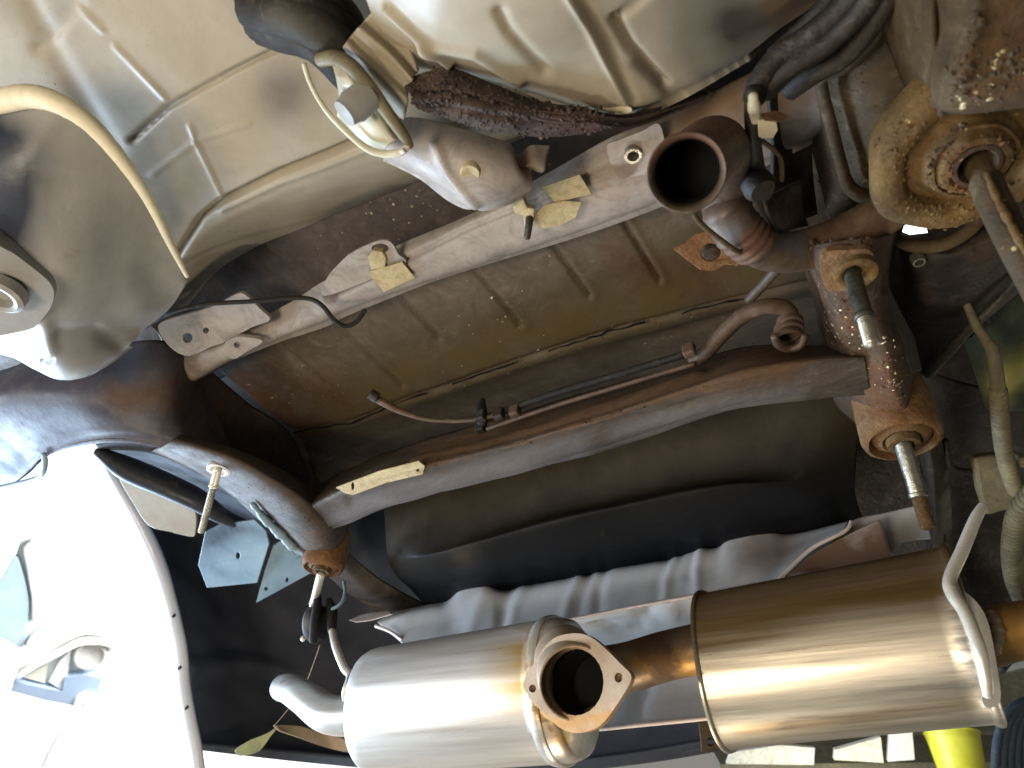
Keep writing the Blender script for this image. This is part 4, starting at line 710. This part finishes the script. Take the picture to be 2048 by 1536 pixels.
surf('upper_face', rows, 'alu', hs, n=8, nv=8, thick=.0025, noise=.001, grooves=[
 ([(1024, 1168), (1006, 1210), (1000, 1262)], 12, 0.0054), ([(1048, 1168), (1030, 1210), (1022, 1256)], 11, -0.0023), ([(968, 1186), (950, 1230), (940, 1270)], 14, -0.0038), ([(1160, 1152), (1140, 1195), (1130, 1240)], 11, -0.0046), ([(1178, 1150), (1160, 1195), (1150, 1236)], 12, 0.0038),
 ([(1212, 1134), (1198, 1170), (1196, 1226)], 12, 0.0046), ([(1352, 1116), (1334, 1160), (1330, 1204)], 9, -0.0038), ([(1336, 1118), (1318, 1160), (1314, 1206)], 9, 0.0023), ([(1402, 1098), (1394, 1140), (1396, 1186)], 11, -0.0046), ([(1386, 1104), (1378, 1150)], 11, 0.0031)],
 stain=[([(1500, 1100), (1600, 1110)], 60, .7)], rust=[([(1620, 1060), (1700, 1045)], 20, .5)])
surf('inner_face', [
 [(a, b, 'Y', 1.412) for a, b in ((812, 1294), (1000, 1265), (1200, 1228), (1400, 1190), (1550, 1164), (1640, 1100), (1760, 1040))],
 [(a, b, 'Y', 1.46) for a, b in ((840, 1330), (1020, 1300), (1210, 1262), (1405, 1225), (1560, 1196), (1660, 1150), (1780, 1100))],
 [(a, b, 'Y', 1.52) for a, b in ((870, 1400), (1040, 1370), (1220, 1340), (1410, 1310), (1570, 1280), (1700, 1240), (1800, 1180))],
 [(a, b, 'Y', 1.50) for a, b in ((880, 1450), (1050, 1420), (1230, 1400), (1410, 1380), (1580, 1350), (1720, 1300), (1830, 1250))],
 [(a, b, 'Y', 1.42) for a, b in ((880, 1490), (1050, 1474), (1230, 1455), (1420, 1436), (1600, 1415), (1740, 1380), (1840, 1330))]], 'alu', hs, n=12, nv=10, thick=.0025, noise=.002,
 grooves=[([(1290, 1215), (1280, 1250)], 8, .012), ([(1330, 1200), (1350, 1240)], 10, -.008), ([(1290, 1370), (1270, 1440)], 12, .01)]+[([(1180+6*k, 1246-k), (1260, 1236+9*k)], 3, .004) for k in range(5)], stain=[(1330, 1400, 80, .3), ([(1600, 1130), (1800, 1080)], 70, 1.2)], label='pinkish hollow underside of the heat shield')
tube('rolled_lip', [P(a, b, Y=1.405) for a, b in bot[1:]+[(1702, 1042)]], [.004]*(len(bot)-1)+[.003], 'lip', hs, n=5, seg=8)
tube('rolled_lip', [P(a, b, Y=1.415) for a, b in ((1050, 1474), (1230, 1455), (1420, 1436), (1600, 1415))], .0045, 'lip', hs, n=6, seg=8)
surf('end_flap', [[(698, 1239, 'Y', 1.50), (730, 1228, 'Y', 1.50), (780, 1222, 'Y', 1.50)], [(712, 1244, 'Y', 1.46), (745, 1240, 'Y', 1.46), (786, 1228, 'Y', 1.46)]], 'lip', hs, n=8, thick=.002)
tube('rolled_lip', [P(a, b, Y=1.44) for a, b in ((752, 1252), (778, 1262), (802, 1278), (822, 1296))], [.006, .005, .005, .004], 'lip', hs, n=6, seg=8)
surf('side_wing', [
 [(1560, 1164, 'Y', 1.40), (1600, 1130, 'Y', 1.42), (1660, 1086, 'Y', 1.44), (1704, 1042, 'Y', 1.46), (1770, 1026, 'Y', 1.47), (1830, 1012, 'Y', 1.48)],
 [(1590, 1180, 'Y', 1.42), (1640, 1150, 'Y', 1.44), (1690, 1120, 'Y', 1.46), (1740, 1090, 'Y', 1.48), (1790, 1075, 'Y', 1.49), (1856, 1056, 'Y', 1.50)],
 [(1640, 1200, 'Y', 1.46), (1680, 1190, 'Y', 1.48), (1710, 1170, 'Y', 1.50), (1750, 1150, 'Y', 1.50), (1796, 1090, 'Y', 1.50), (1862, 1078, 'Y', 1.50)]], 'alu', hs, n=10, nv=8, thick=.0025, noise=.003, stain=[(1700, 1120, 120, 1.4)], rust=[(1760, 1110, 60, .7), ([(1755, 1090), (1758, 1130)], 8, 1.0)], label='scorched brown right wing of the heat shield')
# ================================================================= REAR BUMPER SEEN FROM INSIDE
bc = thing('rear_bumper', 'dark grey inside of the rear bumper cover with a pale lower edge', 'bumper', P(1100, 1480, Y=2.3))
surf('cover', [
 [(190, 862, 'h', 1.14), (330, 850, 'h', 1.14), (700, 1000, 'h', 1.14), (1100, 1050, 'h', 1.14), (1500, 980, 'h', 1.14), (1900, 900, 'h', 1.14), (2200, 800, 'h', 1.14)],
 [(205, 905, 'd', 2.2), (430, 1000, 'd', 2.5), (760, 1150, 'd', 2.5), (1100, 1180, 'd', 2.45), (1500, 1100, 'd', 2.3), (1900, 1050, 'd', 2.0), (2150, 1000, 'd', 1.8)],
 [(330, 1150, 'd', 2.2), (520, 1200, 'd', 2.6), (800, 1280, 'd', 2.6), (1120, 1300, 'd', 2.5), (1500, 1260, 'd', 2.35), (1900, 1180, 'd', 2.1), (2150, 1120, 'd', 1.8)],
 [(374, 1340, 'd', 2.15), (560, 1360, 'd', 2.55), (820, 1420, 'd', 2.55), (1120, 1430, 'd', 2.5), (1500, 1400, 'd', 2.35), (1860, 1290, 'd', 2.1), (2150, 1180, 'd', 1.8)],
 [(396, 1496, 'd', 2.1), (600, 1516, 'd', 2.4), (850, 1536, 'd', 2.45), (1060, 1534, 'd', 2.4), (1450, 1494, 'd', 2.3), (1780, 1424, 'd', 2.1), (2010, 1345, 'd', 1.9)]], 'liner', bc, n=14, nv=12, noise=.004, thick=.006,
 grooves=[([(390, 1335), (470, 1325), (580, 1345)], 14, -.02), ([(1100, 1440), (1500, 1400), (1800, 1330)], 16, .02)])
surf('lower_lip', [
 [(390, 1488, 'd', 2.08), (600, 1508, 'd', 2.36), (850, 1530, 'd', 2.42), (1060, 1530, 'd', 2.38), (1250, 1512, 'd', 2.33), (1450, 1478, 'd', 2.28), (1780, 1420, 'd', 2.08), (2010, 1338, 'd', 1.88)],
 [(392, 1500, 'd', 2.1), (600, 1524, 'd', 2.4), (850, 1545, 'd', 2.44), (1060, 1548, 'd', 2.4), (1250, 1532, 'd', 2.36), (1450, 1500, 'd', 2.32), (1780, 1428, 'd', 2.1), (2010, 1346, 'd', 1.9)]], 'liner', bc, n=14, thick=.012, noise=0)
tube('fender_lip', [P(a, b, d=2.06) for a, b in ((196, 900), (215, 930), (240, 975), (272, 1030), (300, 1085), (322, 1140), (340, 1200), (354, 1260), (362, 1300), (368, 1370), (378, 1430), (392, 1500), (400, 1560))], [.010, .014, .016, .018, .020, .020, .018, .018, .018, .018, .018, .018, .018], 'fender', bc, n=8, seg=12)
for x, y in ((345, 1234), (357, 1338), (371, 1418)): lathe('rivet', P(x, y, d=2.035), tocam, [(.004, -.01), (.0035, .002), (0, .003)], 'dull', bc, seg=10)
plate('mount_tab', [(1398, 1446), (1444, 1440), (1450, 1500), (1404, 1506)], Pl(P(1398, 1446, d=2.2), P(1444, 1440, d=2.2), P(1404, 1506, d=2.22)), 'olive', bc, thick=.01, holes=[(1422, 1484, 9, 9)])
surf('sag_trim', [[(548, 1450, 'd', 2.1), (600, 1452, 'd', 2.15), (660, 1470, 'd', 2.2), (730, 1490, 'd', 2.2)], [(560, 1460, 'd', 2.1), (610, 1480, 'd', 2.15), (670, 1500, 'd', 2.2), (730, 1510, 'd', 2.2)]], 'flange', bc, n=8)
surf('cloth_scrap', [[(556, 1452, 'd', 2.0), (535, 1466, 'd', 2.0), (500, 1480, 'd', 2.0)], [(552, 1460, 'd', 2.0), (520, 1490, 'd', 2.0), (470, 1500, 'd', 2.0)], [(548, 1462, 'd', 2.0), (518, 1502, 'd', 2.0), (480, 1512, 'd', 2.0)]], 'leaf', None, n=8, noise=.002, thick=.003, tagd=('small yellow-green scrap of cloth caught on the lower bumper edge', 'cloth scrap'))
tube('thread_strand', [P(640, 1290, d=1.95), P(610, 1370, d=1.97), P(575, 1420, d=2.0), P(548, 1452, d=2.0)], .0009, 'flange', None, n=8, seg=5, tagd=('fine loose thread dangling from the rubber hanger to the bumper edge', 'thread'))
tube('wire_hook', [P(88, 908, h=.75), P(90, 925, h=.74), P(86, 945, h=.73), P(74, 956, h=.73), P(40, 966, h=.73), P(-5, 976, h=.73)], .006, 'blueplate', body, n=8, seg=8)
# ================================================================= WHAT SHOWS THROUGH THE WHEEL ARCH AND BEHIND THE BUMPER
wp = lambda x, y, dd=6.0: P(x, y, d=dd)
pn = Pl(wp(25, 1370, 6.4), wp(190, 1418, 6.7), wp(250, 1240, 6.7))
cv = thing('parked_car', 'pale blue-white car seen through the wheel arch, with the daylight washout put into its paint', 'car', pn.at(140, 1300))
plate('body', [(24, 1370), (45, 1318), (50, 1292), (-60, 1256), (-60, 1220), (-10, 1190), (14, 1150), (32, 1106), (46, 1066), (74, 1066), (96, 1100), (130, 1122), (150, 1160), (160, 1205), (205, 1222), (250, 1240), (234, 1285), (190, 1422), (110, 1396)], pn, 'carpale', cv, thick=.3, bevel=.02)
plate('wheel_arch', [(44, 1326), (50, 1300), (66, 1262), (110, 1232), (160, 1220), (248, 1240), (240, 1272), (205, 1262), (165, 1262), (120, 1284), (80, 1308)], pn, 'carcream', cv, sm=4, thick=.12, lift=.10, bevel=.02)
plate('arch_lip', [(42, 1334), (70, 1314), (118, 1290), (160, 1270), (205, 1268), (238, 1276), (236, 1284), (205, 1276), (165, 1278), (125, 1298), (80, 1322), (46, 1342)], pn, 'wallw', cv, sm=3, thick=.12, lift=.14, bevel=.01)
plate('door_skin', [(-60, 1256), (-60, 1210), (-8, 1170), (18, 1130), (34, 1108), (48, 1140), (60, 1190), (58, 1240), (48, 1290), (10, 1272)], pn, 'carblue', cv, sm=3, thick=.12, lift=.06, bevel=.02)
plate('pale_panel', [(74, 1075), (94, 1104), (106, 1150), (108, 1200), (70, 1238), (66, 1190), (56, 1130), (50, 1090)], pn, 'carpale', cv, sm=3, thick=.12, lift=.08, bevel=.02)  # raised pale panel in the same paint as the body
plate('inner_wing', [(50, 1348), (96, 1322), (92, 1360)], pn, 'carcream', cv, thick=.06, lift=.06)
plate('inner_wing', [(100, 1356), (120, 1318), (146, 1290), (140, 1330), (128, 1374)], pn, 'wallw', cv, thick=.06, lift=.07)
plate('sill', [(26, 1370), (36, 1350), (62, 1358), (100, 1366), (128, 1372), (134, 1344), (170, 1338), (208, 1346), (196, 1378), (180, 1398), (150, 1400), (90, 1388)], pn, 'sillblue', cv, thick=.08, lift=.1, bevel=.015)
lathe('lamp_ring', pn.at(184, 1302)-pn.n*.08, -pn.n, [(.15, -.02), (.15, .0), (.13, .03), (.115, .03), (.10, .0), (0, -.02)], 'sillgrey', cv, seg=28)
lathe('small_wheel', pn.at(174, 1392)-pn.n*.12, -pn.n, [(.10, -.04), (.10, 0), (.08, .02), (.03, .01), (0, .02)], 'carpale', cv, seg=28)
# white side wall outside the arch, lit by the added yard fill
cur = tube('hanging_cable', [P(84, 1535, d=5.0), P(100, 1500, d=5.0), P(118, 1466, d=5.0)], .006, 'liner', None, n=6, seg=6, tagd=('thin grey cable against the glare at the bottom left corner', 'cable'))
# workshop behind, bottom right
sh = thing('workshop_shelf', 'pale cluttered workshop shelf below the bumper edge at bottom right', 'shelf', P(1700, 1530, d=3.6))
plate('back_board', [(1440, 1700), (1440, 1480), (1650, 1440), (1780, 1400), (2100, 1330), (2100, 1700)], Pl(P(1440, 1480, d=4.2), P(2100, 1330, d=4.2), P(1440, 1700, d=4.2)), 'shelf', sh, thick=.03)
pb2 = Pl(P(1600, 1480, d=3.8), P(1800, 1480, d=3.8), P(1600, 1600, d=3.8))
plate('shelf_board', [(1440, 1528), (2080, 1524), (2080, 1540), (1440, 1545)], pb2, 'shelf', sh, thick=.3)
for nm, q, m_, lab, cat in (('card_panel', [(1668, 1520), (1670, 1500), (1762, 1474), (1768, 1526)], 'board', 'bright white card leaning on the shelf below the right muffler', 'card'), ('card_panel', [(1452, 1528), (1460, 1505), (1560, 1490), (1630, 1496), (1628, 1530)], 'board', 'cream card lying on the shelf at the bottom edge, left of the white card', 'card'), ('card_panel', [(1776, 1524), (1780, 1462), (1824, 1450), (1830, 1520)], 'alu', 'narrow grey panel on the shelf between the white card and the yellow tub', 'panel'), ('wooden_stick', [(1888, 1450), (1906, 1448), (1926, 1512), (1914, 1520)], 'tape', 'slanting pale wooden stick in front of the yellow tub', 'stick')):
    plate(nm, q, Pl(P(1600, 1480, d=3.6+.02*len(q)), P(1800, 1480, d=3.6), P(1600, 1600, d=3.66)), m_, None, thick=.03, bevel=.003, tagd=(lab, cat))
tb = thing('yellow_tub', 'bright yellow plastic tub with a white front at the bottom right', 'tub', P(1925, 1530, d=3.5))
lathe('tub_wall', P(1925, 1545, d=3.5), M[:, 1]*0+np.array([0, 0, 1.]), [(.0, 0), (.105, 0), (.125, .17), (.132, .18), (.128, .18), (.10, .01)], 'yellow', tb, seg=36)
cs = thing('coiled_hose', 'stack of grey-blue ribbed hose coils in the lower right corner', 'hose', P(2020, 1500, d=2.6))
for k in range(5): tube('coil', [P(1990+k*15, 1580, d=2.5), P(1992+k*14, 1500, d=2.5), P(2006+k*13, 1440, d=2.5), P(2040+k*13, 1405, d=2.5), P(2100+k*10, 1396, d=2.5)], .014, 'tyre', cs, n=8, seg=12)

# ================================================================= CRUST: flakes of scale and dried sealer (nobody could count them)
def flakes(name, o, pl, rad, count, size, m, parent, seed=1, flatness=.35):
    r = np.random.default_rng(seed); me = o.data; n = len(me.vertices); co = np.empty(n*3); me.vertices.foreach_get('co', co); no = np.empty(n*3); me.vertices.foreach_get('normal', no)
    base = np.array(parent_origin(o)); co = co.reshape(-1, 3)+base; no = no.reshape(-1, 3); px = proj(co)
    d = np.min([polyd(px, q) if len(q) > 1 else np.linalg.norm(px-np.array(q[0]), axis=1) for q in pl], axis=0)
    ok = np.where((d < rad*1.6) & (np.sum(no*co, axis=1) < 0))[0]
    if not len(ok): print('no flakes', name); return
    wgt = np.exp(-(d[ok]/rad)**2); pick = r.choice(ok, size=count, p=wgt/wgt.sum()); V, Fc = [], []
    for i in pick:
        nn = no[i]; u = _n(np.cross(nn, r.normal(size=3))); v = np.cross(nn, u); c = co[i]+(u*r.normal()+v*r.normal())*.004; sz = size*r.uniform(.35, 1.3)**1.5; k = len(V); q = r.integers(4, 7)
        for j in range(q):
            a = 2*math.pi*j/q; rr = sz*r.uniform(.6, 1.2); V.append(c+rr*(math.cos(a)*u*1.4+math.sin(a)*v)-nn*.001)
        V.append(c+nn*sz*flatness)
        for j in range(q): Fc.append((k+j, k+(j+1) % q, k+q))
    f = link(name, np.array(V), Fc, m, parent, False); f['kind'] = 'stuff'; return f
ob = {}
for o_ in C.objects:
    if o_.type == 'MESH': ob.setdefault(o_.name, o_)
flakes('rust_crust', ob['right_arm'], [[(1650, 600), (1700, 680), (1760, 800)], [(1700, 730), (1800, 760)], [(1670, 480), (1740, 480)]], 60, 520, .0032, 'sub', sf, 3)
flakes('bright_crust', ob['right_arm'], [[(1665, 610), (1690, 650), (1700, 670)], [(1790, 700), (1780, 760)]], 30, 70, .0022, 'cream', sf, 4)
flakes('sealer_flakes', ob['ribbed_panel'], [[(880, 640), (1000, 590)], [(900, 690), (1060, 640)]], 60, 60, .0026, 'cream', body, 5, .2)
flakes('dirt_crust', ob['ribbed_panel'], [[(500, 780), (700, 820), (1100, 700), (1500, 560)]], 60, 420, .0026, 'panel', body, 6)
flakes('rust_crust', ob['crossmember'], [[(780, 925), (1100, 850), (1400, 750), (1600, 715)]], 40, 420, .0026, 'subf', sf, 7)
flakes('rust_crust', ob['left_arm'], [[(480, 1000), (560, 1050), (640, 1090)]], 40, 200, .0028, 'subf', sf, 8)
flakes('rust_crust', ob['side_member'], [[(1940, 170), (2080, 120)], [(1960, 60), (2040, 120)]], 40, 300, .003, 'olive', body, 9)
flakes('bright_crust', ob['side_member'], [[(1930, 190), (2060, 140)], [(1960, 150), (2048, 100)]], 16, 60, .0022, 'tape', body, 10, .2)
flakes('rust_crust', ob['spring_tower'], [[(1680, 200), (1730, 350), (1800, 300)]], 60, 360, .0028, 'olive', body, 11)
flakes('loose_fibres', ob['fibre_sleeve'], [[(840, 160), (1000, 200), (1200, 240)], [(850, 220), (1050, 262), (1180, 255)]], 40, 1100, .0030, 'wool', ob['fibre_sleeve'], 15, .6)
flakes('rust_crust', ob['inner_ring'], [[(1900, 300), (1980, 350)]], 60, 120, .0022, 'sub', hb, 16)
flakes('rust_crust', ob['dish'], [[(1880, 300), (1940, 380), (1990, 370)]], 60, 200, .0024, 'rust', hb, 17)
flakes('rust_crust', ob['cup'], [[(1830, 300), (1880, 400), (1980, 410)]], 50, 420, .003, 'rustol', hb, 12)
flakes('road_grit', ob['cross_rail'], [[(800, 550), (960, 500), (1200, 420)]], 20, 90, .0018, 'cream', body, 13, .3)
flakes('road_grit', ob['floor_pan'], [[(500, 200), (650, 300)], [(200, 60), (450, 60)]], 120, 160, .0016, 'primer', body, 14, .3)
# weld beads where pressings meet
for pp, h_, par in (([(1760, 860), (1800, 850), (1850, 842)], .690, sf),):
    tube('weld_bead', [(x, y, h_) for x, y in pp], [.003, .0045, .003], par is sf and 'sub' or 'olive', par, n=10, seg=8, rib=(.006, .18))
